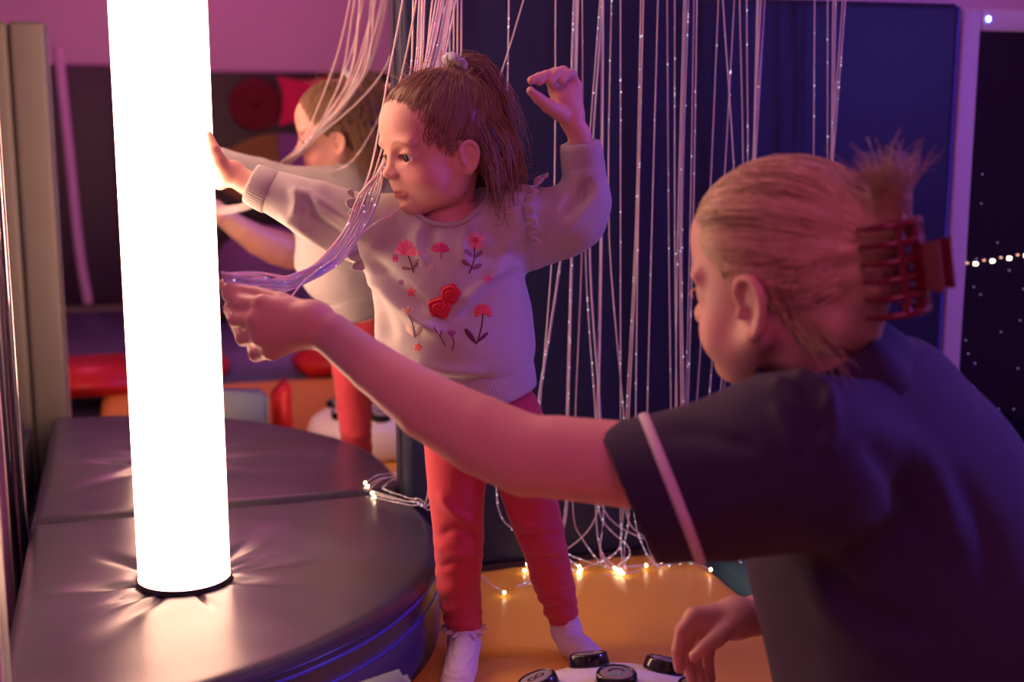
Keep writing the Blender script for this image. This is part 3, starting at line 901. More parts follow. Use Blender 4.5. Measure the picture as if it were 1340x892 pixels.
# ---- hair
hc = np.array([0, -0.06, 0.60]); hr = np.array([0.395, 0.475, 0.425])
S = Solid((-0.55, -0.75, -0.1), (0.55, 0.55, 1.15), 0.012)
S.ell(hc, hr, 0.02)
S.ell((0, 0.15, 0.68), (0.30, 0.25, 0.25), 0.06)
S.plane((0, 0.383, 0.8125), (0, 0.76, -0.65), 0.03)
for s in (-1, 1):
    S.ell((s * 0.38, 0.0, 0.36), (0.09, 0.095, 0.13), 0.03, 's')
S.chain([(0.0, -0.40, 0.55), (0.0, -0.46, 0.3), (0.04, -0.45, 0.05)], [0.16, 0.20, 0.16], 0.08, flat=(np.array([0, 1.0, 0]), 1.5))
S.cap((0.20, -0.30, 0.45), (0.20, -0.36, 0.10), 0.13, 0.10, 0.08)
S.cap((-0.20, -0.30, 0.45), (-0.22, -0.36, 0.08), 0.13, 0.10, 0.08)
tie = np.array([0.0, -0.25, 1.0])
S.chain([tie, tie + np.array([0.02, -0.08, 0.02]), tie + np.array([0.05, -0.17, -0.04]), tie + np.array([0.06, -0.24, -0.22]), tie + np.array([0.05, -0.27, -0.48])], [0.045, 0.062, 0.075, 0.07, 0.03], 0.05)
V, Fc = S.mesh(2)
pd = -((V[:, 1] - 0.383) * 0.76 - (V[:, 2] - 0.8125) * 0.65)      # distance behind the hairline
shr = 1 - 0.075 * np.clip(1 - pd / 0.16, 0, 1) ** 1.5
V = hc + (V - hc) * np.where(V[:, 2] > 0.35, shr, 1)[:, None]
N = normals(V, Fc)
ang = np.arctan2(V[:, 0] - tie[0], V[:, 1] - tie[1])
V = V + N * (np.clip(pd / 0.2, 0, 1) * (np.sin(ang * 22 + 2 * np.sin(V[:, 2] * 5)) * 0.004 + np.sin(ang * 57) * 0.002))[:, None]
capV, capF = T(V), Fc
ghair = mk('hair', capV, capF, M_hair, girl)
paths = []
def on_cap(p, o):
    q = (p - hc) / hr
    return hc + hr * q / np.linalg.norm(q) * (1 + o)
hl = catmull(np.array([(-0.375, 0.03, 0.475), (-0.365, 0.095, 0.553), (-0.325, 0.19, 0.664), (-0.24, 0.288, 0.778), (-0.12, 0.34, 0.838), (0, 0.35, 0.852), (0.12, 0.34, 0.838), (0.24, 0.288, 0.778), (0.325, 0.19, 0.664), (0.365, 0.095, 0.553), (0.375, 0.03, 0.475)]), 200) + np.array([0, 0.038, -0.0325])
SEED = []
HAIR_FLAT = True
def lift_out(paths, V, Fc, gap, keep_root=3, reach=0.03):
    """lay strands on top of the hair volume"""
    bv = BVHTree.FromPolygons(V.tolist(), Fc.tolist())
    for P in paths:
        for i in range(keep_root, len(P)):
            q, n_, _, _ = bv.find_nearest(Vector(P[i]), reach)
            if q is None: continue
            d = float((P[i] - np.array(q)) @ np.array(n_))
            if d < gap: P[i] = np.array(q) + np.array(n_) * gap
    return paths
def comb(n, hl, tie, spread, lift, jit, tmax=0.65):
    """strands combed from the hairline to the tie, side by side"""
    out = []
    m = len(hl)
    for k in range(n):
        s = rng.uniform(0, m - 1.01); i = int(s)
        a = hl[i] + (hl[i + 1] - hl[i]) * (s - i) + rng.normal(0, 0.010, 3)
        d = a - tie; d[1] *= 0.4; d /= np.linalg.norm(d)
        e_ = tie + d * spread * rng.uniform(0.5, 1.0)
        t0 = rng.uniform(-0.2, tmax); t0 = max(0.0, t0)
        bow = lift * math.sin(s * 0.55) + rng.normal(0, jit)
        o = rng.uniform(0.004, 0.026)
        Q = []
        for t in np.linspace(t0, 1, 13):
            p = a * (1 - t) + e_ * t + np.cross(d, [0, 1.0, 0]) * bow * math.sin(math.pi * t)
            Q.append(on_cap(p, o + 0.014 * t - (0.02 if HAIR_FLAT else 0.07) * max(0, 1 - t * 4.5)))
        SEED.append(math.sin(s * 0.9) + 0.7 * math.sin(s * 0.37 + 1) + rng.normal(0, 0.45))
        out.append(T(np.array(Q)))
    return out
paths += comb(1100, hl, tie, 0.05, 0.012, 0.012)
side = catmull(np.array([(0.375, 0.0, 0.47), (0.36, -0.15, 0.44), (0.30, -0.33, 0.42), (0.15, -0.47, 0.42), (0, -0.51, 0.42), (-0.15, -0.47, 0.42), (-0.30, -0.33, 0.42), (-0.36, -0.15, 0.44), (-0.375, 0.0, 0.47)]), 120)
paths += comb(700, side, tie, 0.05, 0.01, 0.012)
paths = lift_out(paths, capV, capF, 0.0006)
# loose back hair falling to the shoulders
for k in range(420):
    aa = rng.uniform(math.radians(195), math.radians(352)); zz = rng.uniform(-0.55, 0.15)
    a = hc + hr * np.array([math.cos(aa) * math.sqrt(1 - zz * zz), math.sin(aa) * math.sqrt(1 - zz * zz), zz])
    d = a - hc; d[2] = 0; d /= np.linalg.norm(d) + 1e-9
    L = rng.uniform(0.30, 0.62)
    e = a + d * rng.uniform(-0.08, 0.10) + np.array([0.03, -0.02, -L])
    m_ = (a + e) / 2 + d * rng.uniform(0.02, 0.10)
    e2 = e + np.array([rng.normal(0, 0.05), rng.normal(0, 0.05), -0.02])
    paths.append(T(catmull(np.array([a, m_, e, e2]), 12)))
# pony tail
for k in range(330):
    j = rng.normal(0, 0.045, 3)
    sc = rng.uniform(0.55, 1.15)
    P = np.array([tie, tie + np.array([0.02, -0.08, 0.03]) + j * 0.6, tie + np.array([0.05, -0.18, -0.03]) + j, tie + np.array([0.07, -0.26, -0.22]) + j * 1.2,
                  tie + np.array([0.06, -0.30, -0.46 * sc]) + j * 1.5, tie + np.array([0.03, -0.31, -0.72 * sc]) + j * 1.8 + rng.normal(0, 0.03, 3)])
    paths.append(T(catmull(P, 14)))
# curly wisps at temple and in front of the ear
for k in range(60):
    a = hl[rng.integers(150, 200)] + rng.normal(0, 0.025, 3) + np.array([0.0, -0.02, 0.0])
    R_ = rng.uniform(0.01, 0.035); sp = rng.uniform(0.6, 1.4); p0 = rng.uniform(0, 6.28); L_ = rng.uniform(0.06, 0.16)
    P = []
    for t in np.linspace(0, 1, 12):
        q = a + np.array([0, 0.02 * t + R_ * math.sin(p0 + sp * 4 * t) - R_ * math.sin(p0), -L_ * t + R_ * 0.6 * (math.cos(p0 + sp * 4 * t) - math.cos(p0))])
        P.append(on_cap(q, -0.035 + 0.03 * math.sin(3.14 * t)))
    paths.append(T(np.array(P)))
for k in range(60):
    a = on_cap(np.array([rng.uniform(-0.3, 0.3), rng.uniform(-0.5, 0.25), 1.1]), 0.0)
    d = (a - hc) * rng.uniform(0.04, 0.12)
    P = np.array([a, a + d + rng.normal(0, 0.03, 3), a + d * 1.4 + rng.normal(0, 0.06, 3)])
    paths.append(T(catmull(P, 8)))
strand_mesh('hair_strands', paths, 0.00062, M_hair2, ghair, {'kind': 'stuff'}, 4)
# scrunchie
M_scr = mat('pale_blue_scrunchie_cloth', (0.55, 0.58, 0.66), 0.8, var=0.15, scale=60)
P = []
for k, a in enumerate(np.linspace(0, 2 * math.pi, 40)):
    rr_ = 0.075 + 0.012 * math.sin(a * 9)
    e1 = np.array([1, 0, 0]); e2 = np.array([0, 0.62, 0.78])
    P.append(tie + np.array([0.0, -0.02, 0.03]) + rr_ * (math.cos(a) * e1 + math.sin(a) * e2))
V, Fc = tubes_vf([T(np.array(P))], [HS * (0.036 + 0.009 * np.sin(np.linspace(0, 2 * math.pi, 40) * 14))], 10)
mk('hair_tie', V, Fc, M_scr, girl)

# ---- sweatshirt
S = Solid(pts.min(0) - 0.10, np.array([pts[:, 0].max() + 0.10, pts[:, 1].max() + 0.13, at(585, 170, 2.05)[2]]), 0.0036)
cut = at(610, 545, 2.05)[2] - 0.02
axR, axH = RV, HV
ax3 = [RV, HV, ZV]
def tor(px, py, fw, a, b, c, k): S.ell(at(px, py, fw), (a, b, c), k, axes=ax3)
tor(583, 345, 2.055, 0.112, 0.088, 0.100, 0.02)
tor(592, 410, 2.05, 0.118, 0.100, 0.105, 0.05)
tor(602, 462, 2.05, 0.117, 0.102, 0.078, 0.05)
S.chain(gp([(498, 292, 2.055), (585, 278, 2.06), (668, 282, 2.055)]), [0.040, 0.046, 0.044], 0.04)
S.chain(gp([(486, 306, 2.05), (412, 274, 2.035), (352, 249, 2.035)]), [0.055, 0.047, 0.034], 0.03)
S.chain(gp([(682, 292, 2.055), (752, 283, 2.06)]), [0.052, 0.050], 0.035)
S.chain(gp([(752, 283, 2.06), (766, 262, 2.055), (764, 225, 2.045)]), [0.048, 0.040, 0.034], 0.02)
S.chain(gp([(700, 330, 2.06), (735, 318, 2.065)]), [0.024, 0.022], 0.03)
# neck opening
S.chain(gp([(583, 262, 2.035), (588, 240, 2.03)]), [0.050, 0.07], 0.01, 's')
V, Fc = S.mesh(1)
wv, wv2 = Waves(31, 7), Waves(33, 16)
N = normals(V, Fc)
V = V + N * (wv(V) * 0.0028 + wv2(V) * 0.0011)[:, None]
FL = [
    ([(474, 345), (500, 376), (526, 400), (556, 424), (588, 440)], 9, 0.008), ([(486, 338), (512, 366), (540, 392), (566, 408)], 9, -0.006),
    ([(470, 372), (486, 420), (500, 466)], 8, 0.005), ([(488, 372), (502, 410), (516, 452)], 9, -0.004),
    ([(690, 330), (664, 352), (640, 366), (616, 388), (588, 415)], 8, 0.006), ([(680, 346), (650, 368), (622, 396), (596, 424)], 9, -0.004),
    ([(552, 290), (546, 320), (560, 352)], 7, 0.004), ([(566, 292), (562, 330)], 7, -0.004), ([(612, 288), (606, 322), (612, 350)], 7, 0.004),
    ([(624, 290), (620, 330)], 7, -0.003), ([(530, 470), (580, 486), (640, 486)], 8, 0.005), ([(540, 482), (590, 497), (650, 497)], 7, -0.004),
    ([(672, 300), (654, 340), (640, 370)], 9, 0.004),
    ([(470, 300), (440, 278), (408, 258), (380, 246)], 6, 0.004), ([(468, 322), (430, 300), (396, 276)], 7, -0.006), ([(462, 345), (426, 322), (392, 298), (362, 276)], 5, 0.005),
    ([(400, 250), (408, 276), (404, 300)], 7, -0.004), ([(382, 240), (388, 266), (380, 288)], 6, 0.003),
    ([(704, 270), (716, 300), (712, 326)], 7, -0.004), ([(790, 240), (772, 266), (752, 290), (726, 312)], 6, 0.005), ([(776, 232), (756, 262), (736, 284)], 7, -0.005),
    ([(740, 240), (736, 262), (722, 280)], 6, 0.003), ([(762, 240), (760, 270)], 6, -0.004),
]
V = folds(V, Fc, [(a, w_ * 1.1, h_ * (2.0 if i_ < 6 else 1.5)) for i_, (a, w_, h_) in enumerate(FL)])
sweat = mk('sweatshirt', V, Fc, M_sweat, girl)
sweatV, sweatF = V, Fc
sweatbvh = BVHTree.FromPolygons(V.tolist(), Fc.tolist())
def hit(px, py, bvh=None):
    d = Vector(ray(px, py)).normalized()
    h_, n, _, _ = (bvh or sweatbvh).ray_cast(Vector(CAMP), d)
    if h_ is None: return None, None
    n = np.array(n)
    if n @ np.array(d) > 0: n = -n
    return np.array(h_), n
# ribbed cuffs, hem band, neckband
def ribbed(name, a, b, r0, r1, parent, ribs=44, flat=1.0, m=None, seg=132):
    a = np.asarray(a); b = np.asarray(b); ax = (b - a) / np.linalg.norm(b - a)
    L = np.linalg.norm(b - a)
    prof = [(0.0, -0.006), (0.02, 0.0), (0.15, 0.001), (0.5, 0.0015), (0.85, 0.001), (0.97, 0.0), (1.0, -0.005)]
    u = np.cross(ax, HV); u /= np.linalg.norm(u); v = np.cross(ax, u)
    an = np.linspace(0, 2 * math.pi, seg, endpoint=False)
    VV = []
    for t, o in [(-0.0, -0.014)] + prof + [(1.0, -0.012), (0.6, -0.013)]:
        R_ = r0 + (r1 - r0) * t + o + 0.0007 * np.cos(an * ribs)
        VV.append(a + ax * L * t + R_[:, None] * (np.cos(an)[:, None] * u + np.sin(an)[:, None] * v * flat))
    n = len(VV); V = np.vstack(VV)
    i, j = np.meshgrid(np.arange(n - 1), np.arange(seg), indexing='ij')
    Fc = np.stack([i * seg + j, i * seg + (j + 1) % seg, (i + 1) * seg + (j + 1) % seg, (i + 1) * seg + j], -1).reshape(-1, 4)
    return mk(name, V, Fc, m or M_rib, parent)
ribbed('cuff', at(356, 252, 2.035), at(327, 239, 2.035), 0.034, 0.030, sweat)
ribbed('cuff', at(765, 232, 2.047), at(759, 186, 2.04), 0.033, 0.030, sweat)
ribbed('hem_band', at(610, 486, 2.05), at(624, 528, 2.05), 0.108, 0.100, sweat, ribs=120, flat=0.86, seg=360)
nb = [at(540, 264, 2.0), at(553, 278, 1.985), at(580, 289, 1.978), at(608, 284, 1.985), at(630, 268, 2.01), at(640, 250, 2.05), at(620, 238, 2.11), at(580, 236, 2.12), at(548, 246, 2.08)]
nbp = []
for p in catmull(np.array(nb + [nb[0]]), 60):
    q, n_, _, _ = sweatbvh.find_nearest(Vector(p)); nbp.append(np.array(q) + np.array(n_) * 0.001)
nbp = np.array(nbp)
for _ in range(4): nbp[1:-1] = (nbp[:-2] + nbp[2:] + 2 * nbp[1:-1]) / 4
V, Fc = tubes_vf([nbp], [0.0045], 8)
mk('neckband', V, Fc, M_rib, sweat)
# shoulder ruffles
def ruffle(pl, seed):
    r = np.random.default_rng(seed)
    base = catmull(np.array(pl, float), 60)
    V = []; ok = 0
    n = 60
    rows = 5
    side = np.array([1.0, 0.0])
    prev = None
    for i, (px, py) in enumerate(base):
        h_, nn = hit(px, py)
        if h_ is None:
            q, n_, _, _ = sweatbvh.find_nearest(Vector(at(px, py, 2.03)))
            h_, nn = np.array(q), np.array(n_)
        prev = (h_, nn)
        sg = RV * (1 if pl[0][0] > 580 else -1)
        for k in range(rows):
            t = k / (rows - 1)
            wob = math.sin(i * 0.85 + 0.6 * math.sin(i * 0.31)) * 0.008 * t
            V.append(h_ + nn * (0.008 + 0.014 * t + 0.2 * wob) + sg * (0.006 * t * t + wob) + ZV * math.cos(i * 0.85) * 0.003 * t)
    V = np.array(V)
    i, j = np.meshgrid(np.arange(n - 1), np.arange(rows - 1), indexing='ij')
    Fc = np.stack([i * rows + j, i * rows + j + 1, (i + 1) * rows + j + 1, (i + 1) * rows + j], -1).reshape(-1, 4)
    o = mk('shoulder_ruffle', V, Fc, M_sweat, sweat)
    md = o.modifiers.new('thick', 'SOLIDIFY'); md.thickness = 0.002
ruffle([(704, 242), (690, 258), (684, 276), (690, 296), (694, 316)], 1)
ruffle([(462, 262), (463, 282), (466, 304), (472, 326), (478, 344)], 2)

# ---- embroidery on the sweatshirt
EC = {}
def thread(name, c):
    if name not in EC: EC[name] = mat(name + '_thread', c, 0.55, var=0.15, scale=300, bump=0.3, bump_scale=900, sheen=0.2)
    return EC[name]
TH = {'pink': (0.85, 0.12, 0.30), 'rose': (0.75, 0.02, 0.05), 'coral': (0.9, 0.12, 0.12), 'pale': (0.95, 0.35, 0.42), 'plum': (0.12, 0.03, 0.06), 'mauve': (0.30, 0.14, 0.16),
      'cream': (0.8, 0.7, 0.6), 'orange': (0.85, 0.35, 0.10), 'magenta': (0.70, 0.03, 0.22), 'violet': (0.4, 0.12, 0.35), 'brown': (0.10, 0.04, 0.04)}
TL = list(TH); TM = [thread(k, v) for k, v in TH.items()]
class Emb:
    def __init__(s): s.V = []; s.F = []; s.M = []
    def pt(s, px, py, h):
        q, n = hit(px, py)
        if q is None: q, n = at(px, py, 1.97), -HV
        s.V.append(q + n * h); return len(s.V) - 1
    def petal(s, x, y, ang, L, W, c, h=0.0016, base=0.0):
        a = math.radians(ang); ca, sa = math.cos(a), -math.sin(a)
        n = 10; ring = []
        for k in range(n):
            t = 2 * math.pi * k / n
            l = L * (0.5 - 0.5 * math.cos(t)) + base; w_ = W * math.sin(t) * (0.75 + 0.25 * -math.cos(t))
            ring.append(s.pt(x + l * ca - w_ * sa, y + l * sa + w_ * ca, 0.0002))
        m1 = s.pt(x + (base + L * 0.35) * ca, y + (base + L * 0.35) * sa, h); m2 = s.pt(x + (base + L * 0.75) * ca, y + (base + L * 0.75) * sa, h * 0.8)
        for k in range(n):
            b = (k + 1) % n
            tgt = m1 if k in (0, 1, 8, 9) else m2
            s.F.append([ring[k], ring[b], tgt]); s.M.append(TL.index(c))
        s.F.append([ring[2], m2, m1]); s.M.append(TL.index(c)); s.F.append([ring[8], m1, m2]); s.M.append(TL.index(c))
    def stem(s, pts, c, w=0.9):
        P = catmull(np.array(pts, float), 10)
        d = np.gradient(P, axis=0); d /= np.linalg.norm(d, axis=1)[:, None]
        rows = []
        for p, q in zip(P, d):
            nx_, ny_ = -q[1], q[0]
            rows.append([s.pt(p[0] + nx_ * w, p[1] + ny_ * w, 0.0002), s.pt(p[0], p[1], 0.0014), s.pt(p[0] - nx_ * w, p[1] - ny_ * w, 0.0002)])
        for a, b in zip(rows[:-1], rows[1:]):
            for k in (0, 1):
                s.F.append([a[k], a[k + 1], b[k + 1], b[k]]); s.M.append(TL.index(c))
    def rose(s, x, y, R_, c):
        nr_, na = 12, 26
        g = []
        c0 = s.pt(x, y, 0.009)
        for i in range(1, nr_ + 1):
            r = i / nr_; row = []
            for j in range(na):
                a = 2 * math.pi * j / na
                wob = 1 + 0.10 * math.sin(5 * a + 2) * r
                z = 0.0095 * math.sqrt(max(0, 1 - (r * 0.96) ** 2)) + 0.0024 * math.sin(a * 2.0 + r * 17) * (0.4 + r) * (1 if i < nr_ else 0)
                row.append(s.pt(x + R_ * r * wob * math.cos(a), y + R_ * r * wob * math.sin(a), max(0.0004, z)))
            g.append(row)
        for j in range(na): s.F.append([c0, g[0][j], g[0][(j + 1) % na]]); s.M.append(TL.index(c))
        for i in range(nr_ - 1):
            for j in range(na):
                s.F.append([g[i][j], g[i + 1][j], g[i + 1][(j + 1) % na], g[i][(j + 1) % na]]); s.M.append(TL.index(c))
    def done(s, label):
        mk('embroidered_flower', np.array(s.V), s.F, TM, sweat, mi=s.M, tag={'label': label})
e = Emb()
e.stem([(533, 332), (538, 345), (541, 357)], 'brown'); e.petal(540, 352, 175, 15, 3.2, 'mauve'); e.petal(541, 352, 65, 15, 3.0, 'mauve')
for a, l in ((150, 15), (118, 19), (92, 21), (66, 19), (35, 16), (10, 14)): e.petal(531, 333, a, l, 5.5, 'pink', 0.003)
for a in range(0, 360, 60): e.petal(517, 338, a, 5.5, 1.6, 'magenta', 0.001)
for a in range(0, 360, 72): e.petal(547, 331, a, 4.5, 1.8, 'pale', 0.001)
e.done('pink embroidered blossom with a dark stem')
e = Emb()
e.stem([(577, 328), (577, 339)], 'magenta')
for a in (165, 140, 115, 90, 65, 40, 15): e.petal(576, 329, a, 13, 3.3, 'magenta', 0.002)
e.done('small magenta embroidered fan flower')
e = Emb()
e.stem([(621, 322), (620, 340), (614, 358)], 'brown')
for x, y, a in ((619, 336, 140), (620, 338, 40), (617, 348, 150), (617, 352, 25)): e.petal(x, y, a, 15, 4.2, 'mauve', 0.0018)
for a in range(18, 378, 72): e.petal(622, 315, a, 13, 6.5, 'pale', 0.0028)
for a in range(0, 360, 60): e.petal(622, 315, a, 6, 2.2, 'coral', 0.0045)
e.done('pale pink five-petal embroidered flower with mauve leaves')
e = Emb()
for a in range(0, 360, 60): e.petal(564, 349, a, 6.5, 1.3, 'cream', 0.001)
e.done('tiny cream stitched star')
e = Emb()
for a in range(0, 360, 60): e.petal(638, 365, a, 6.5, 1.6, 'pink', 0.001)
e.done('tiny pink stitched star')
e = Emb()
for a in range(0, 360, 72): e.petal(525, 369, a, 4, 2.2, 'violet', 0.001)
e.done('tiny violet stitched dot flower')
e = Emb()
for a in range(18, 378, 72): e.petal(538, 382, a, 7, 2.4, 'coral', 0.001)
e.done('tiny coral stitched flower')
e = Emb(); e.rose(590, 385, 13.5, 'rose'); e.done('upper red fabric rosette')
e = Emb(); e.rose(576, 402, 15, 'rose'); e.done('lower red fabric rosette')
e = Emb()
e.stem([(535, 412), (540, 424), (543, 441)], 'mauve', 0.7)
for a in (130, 90, 55): e.petal(534, 413, a, 13, 3.6, 'cream', 0.0018)
for a in (110, 72): e.petal(534, 411, a, 9, 2.0, 'orange', 0.003)
e.petal(543, 440, 130, 18, 4.5, 'cream', 0.0012); e.petal(544, 440, 58, 18, 4.5, 'mauve', 0.0014)
e.done('cream and orange embroidered bud with outlined leaves')
e = Emb()
for a in range(0, 360, 72): e.petal(547, 454, a, 5.5, 2.4, 'coral', 0.001)
e.done('tiny coral flower near the hem')
e = Emb()
e.stem([(568, 428), (576, 440), (583, 453)], 'brown', 0.7); e.petal(576, 440, 115, 14, 2.8, 'cream', 0.0014); e.petal(575, 441, 70, 10, 2.0, 'mauve', 0.0014)
e.done('small embroidered leaf sprig')
e = Emb()
e.stem([(591, 438), (594, 448), (591, 459)], 'brown', 0.7)
for a in (120, 90, 60): e.petal(591, 441, a, 10, 2.4, 'violet', 0.0018)
e.done('small violet embroidered bud')
e = Emb()
e.stem([(632, 410), (630, 428), (624, 450)], 'brown', 1.0)
e.petal(624, 450, 128, 26, 4.6, 'plum', 0.002); e.petal(624, 448, 42, 20, 3.2, 'plum', 0.002)
for a in range(-20, 201, 22): e.petal(632, 409, a, 12.5, 2.6, 'coral', 0.002)
e.done('red embroidered daisy with dark plum leaves')

# ---- trousers
S = Solid(np.array([pts[:, 0].min(), pts[:, 1].min(), MAT_Z]) - 0.10, np.array([pts[:, 0].max() + 0.10, pts[:, 1].max() + 0.12, at(620, 480, 2.05)[2]]), 0.0036)
S.ell(at(634, 545, 2.055), (0.090, 0.085, 0.080), 0.02, axes=ax3)
S.chain(gp([(600, 575, 2.055), (597, 640, 2.045), (600, 700, 2.045), (600, 760, 2.055), (607, 812, 2.06)]), [0.056, 0.046, 0.041, 0.036, 0.030], 0.025)
S.chain(gp([(676, 575, 2.06), (690, 640, 2.05), (706, 695, 2.05), (722, 752, 2.07), (735, 800, 2.088)]), [0.053, 0.045, 0.040, 0.034, 0.0275], 0.025)
V, Fc = S.mesh(1)
N = normals(V, Fc)
wz = Waves(41, 10)
_, py = proj(V)
ank = np.clip((py - 690) / 90, 0, 1)
V = V + N * (wz(V) * 0.0015 + ank * np.sin((V[:, 2] + 0.016 * np.sin(V[:, 0] * 34 + 1) + 0.02 * wz(V)) * 230) * 0.0017 * (1 + wz(V * 0.7)))[:, None]
V = folds(V, Fc, [([(572, 640), (592, 668), (622, 684)], 7, 0.006), ([(572, 700), (600, 692), (630, 700)], 6, -0.006), ([(565, 716), (598, 724), (632, 716)], 6, 0.005),
                  ([(575, 742), (600, 736), (628, 744)], 5, -0.004), ([(660, 660), (690, 690), (722, 690)], 6, 0.005), ([(676, 704), (704, 700), (736, 700)], 5, -0.005),
                  ([(682, 716), (708, 722), (740, 716)], 5, 0.004), ([(690, 735), (716, 731), (746, 736)], 4, -0.004), ([(590, 560), (600, 590), (618, 610)], 7, 0.004)])
tr = mk('trousers', V, Fc, M_trous, girl)
# ---- socks
def sock(anklepts, ar, foot, fr, toe, seed, frill):
    P = np.array(gp(anklepts) + list(foot))
    S = Solid(P.min(0) - 0.05, P.max(0) + 0.05, 0.0026)
    S.chain(gp(anklepts), ar, 0.012)
    S.chain(foot, fr, 0.014)
    S.plane((0, 0, MAT_Z - 0.003), (0, 0, -1), 0.004)
    V, Fc = S.mesh(1)
    N = normals(V, Fc)
    wq = Waves(seed, 14)
    V = V + N * (wq(V) * 0.0007 + np.exp(-((V[:, 2] - MAT_Z - 0.055) / 0.02) ** 2) * np.sin(V[:, 2] * 900 + wq(V) * 2) * 0.0008)[:, None]
    o = mk('sock', V, Fc, M_sock, girl)
    if frill is not None:
        a = np.linspace(0, 2 * math.pi, 90)
        c, r = frill
        V = []
        for k in range(3):
            R_ = r + 0.0035 * k + 0.003 * k * np.sin(a * 13)
            V.append(c + np.c_[R_ * np.cos(a), R_ * np.sin(a), 0.004 - 0.003 * k + 0.002 * np.sin(a * 11)])
        V = np.vstack(V)
        i, j = np.meshgrid(np.arange(2), np.arange(89), indexing='ij')
        Fc = np.stack([i * 90 + j, i * 90 + j + 1, (i + 1) * 90 + j + 1, (i + 1) * 90 + j], -1).reshape(-1, 4)
        f = mk('frill', V, Fc, M_sock, o)
        f.modifiers.new('thick', 'SOLIDIFY').thickness = 0.0012
def floor_pt(px, py, z): 
    return zp(px, py, MAT_Z + z)
sock([(607, 806, 2.06), (607, 836, 2.055)], [0.0255, 0.0255],
     [at(608, 842, 2.06), floor_pt(603, 872, 0.024), floor_pt(598, 893, 0.019), floor_pt(592, 908, 0.013)], [0.026, 0.0265, 0.026, 0.017], None, 51, (at(607, 822, 2.06), 0.027))
sock([(735, 798, 2.088), (740, 820, 2.09)], [0.024, 0.0235],
     [at(741, 826, 2.09), floor_pt(748, 842, 0.022), floor_pt(762, 851, 0.018), floor_pt(777, 857, 0.012)], [0.024, 0.0235, 0.024, 0.016], None, 52, None)

# ================================================================== the adult
AB = at(1250, 1000, 1.45); AB[2] = MAT_Z
adult = root('person', tuple(AB), 'kneeling adult in dark purple tunic reaching out to hold fibre strands', 'person')
M_tunic = mat('dark_purple_tunic_cloth', (0.027, 0.018, 0.060), 0.8, var=0.12, scale=50, bump=0.35, bump_scale=800, sheen=0.08)
M_trim = mat('white_sleeve_trim', (0.75, 0.7, 0.75), 0.7, var=0.04)
M_blonde = mat('blonde_hair', (0.50, 0.36, 0.20), 0.45, var=0.3, scale=30)
M_blonde2 = mat('blonde_hair_strand', (0.80, 0.60, 0.36), 0.38, var=0.3, scale=25)
M_claw = mat('dark_red_tortoise_plastic', (0.16, 0.008, 0.02), 0.2, var=0.4, scale=40, coat=0.5)

HA = 0.247
a_ = math.radians(42); ph = math.radians(8)
f0 = -RV * math.cos(a_) + HV * math.sin(a_)
f1 = f0 * math.cos(ph) - ZV * math.sin(ph)
u1 = ZV * math.cos(ph) + f0 * math.sin(ph)
l1 = np.cross(u1, f1)
ro = math.radians(4)
u1 = u1 * math.cos(ro) + l1 * math.sin(ro)
T, A, ap = frame_from(f1, u1, np.zeros(3), HA)
ap = at(980, 398, 1.41) - T(np.array([[0.36, -0.05, 0.42]]))[0]
T, A, ap = frame_from(f1, u1, ap, HA)
bodyV, bodyF, bodyT = [], [], []
neck = [T(np.array([[0, -0.14, 0.20]]))[0], at(1085, 480, 1.47), at(1120, 560, 1.48)]
add_body(*head_mesh(T, A, ap, neck, [0.052, 0.054, 0.065], HA, adult=True, h=0.011))
sh = at(1022, 592, 1.375); el = at(690, 596, 1.46); wr = at(432, 436, 1.585)
rsh = at(1245, 595, 1.62)
hips = at(1265, 960, 1.43)
rel = at(1130, 760, 1.70); rwr = at(985, 806, 1.655)
pts2 = np.array([sh, el, wr, rsh, hips, rel, rwr])
S = Solid(pts2.min(0) - 0.16, pts2.max(0) + 0.16, 0.007)
S.chain([at(1130, 570, 1.49), at(1180, 740, 1.48), hips], [0.09, 0.11, 0.13], 0.05)
S.cap(sh, rsh, 0.05, 0.05, 0.04)
S.chain([rsh, rel, rwr], [0.045, 0.038, 0.024], 0.02)
V, Fc = S.mesh(1); add_body(V, Fc)
# reaching arm with hand
hpts = np.array([sh, el, wr, at(285, 360, 1.66)])
S = Solid(hpts.min(0) - 0.07, hpts.max(0) + 0.07, 0.0033)
S.chain([sh, at(860, 612, 1.42), at(730, 598, 1.45), el, at(630, 570, 1.485), at(560, 532, 1.52), at(490, 482, 1.56), wr], [0.05, 0.0495, 0.047, 0.047, 0.046, 0.040, 0.031, 0.0255], 0.03)
V, Fc = S.mesh(1)
add_body(V, Fc)
HB = 1.61
S = Solid(at(470, 470, 1.56) - np.array([0.20, 0.12, 0.06]), at(380, 365, 1.62) + np.array([0.12, 0.14, 0.06]), 0.0021)
S.chain([at(490, 482, 1.56), wr, at(410, 424, 1.595)], [0.030, 0.0255, 0.025], 0.01)
kn = gp([(345, 399, HB), (337, 419, HB - 0.008), (343, 440, HB - 0.006), (356, 457, HB + 0.004)])
for b in kn: S.cap(at(408, 424, 1.597), b, 0.024, 0.0135, 0.012)
S.ell(at(372, 424, 1.607), (0.032, 0.016, 0.032), 0.01, axes=ax3)
for b, c in zip(kn, ([(318, 397, 1.635), (301, 386, 1.655), (294, 372, 1.665)], [(309, 418, 1.632), (302, 404, 1.66), (308, 394, 1.675)],
                     [(319, 442, 1.635), (312, 427, 1.662), (322, 415, 1.676)], [(336, 463, 1.642), (331, 449, 1.665), (340, 437, 1.675)])):
    finger(S, [b] + gp(c), 0.0112, 0.0076, 0.006)
finger(S, gp([(402, 412, 1.61), (368, 396, 1.632), (335, 386, 1.648), (304, 378, 1.655)]), 0.0155, 0.0085, 0.008)
V, Fc = S.mesh(1)
add_body(V, Fc)
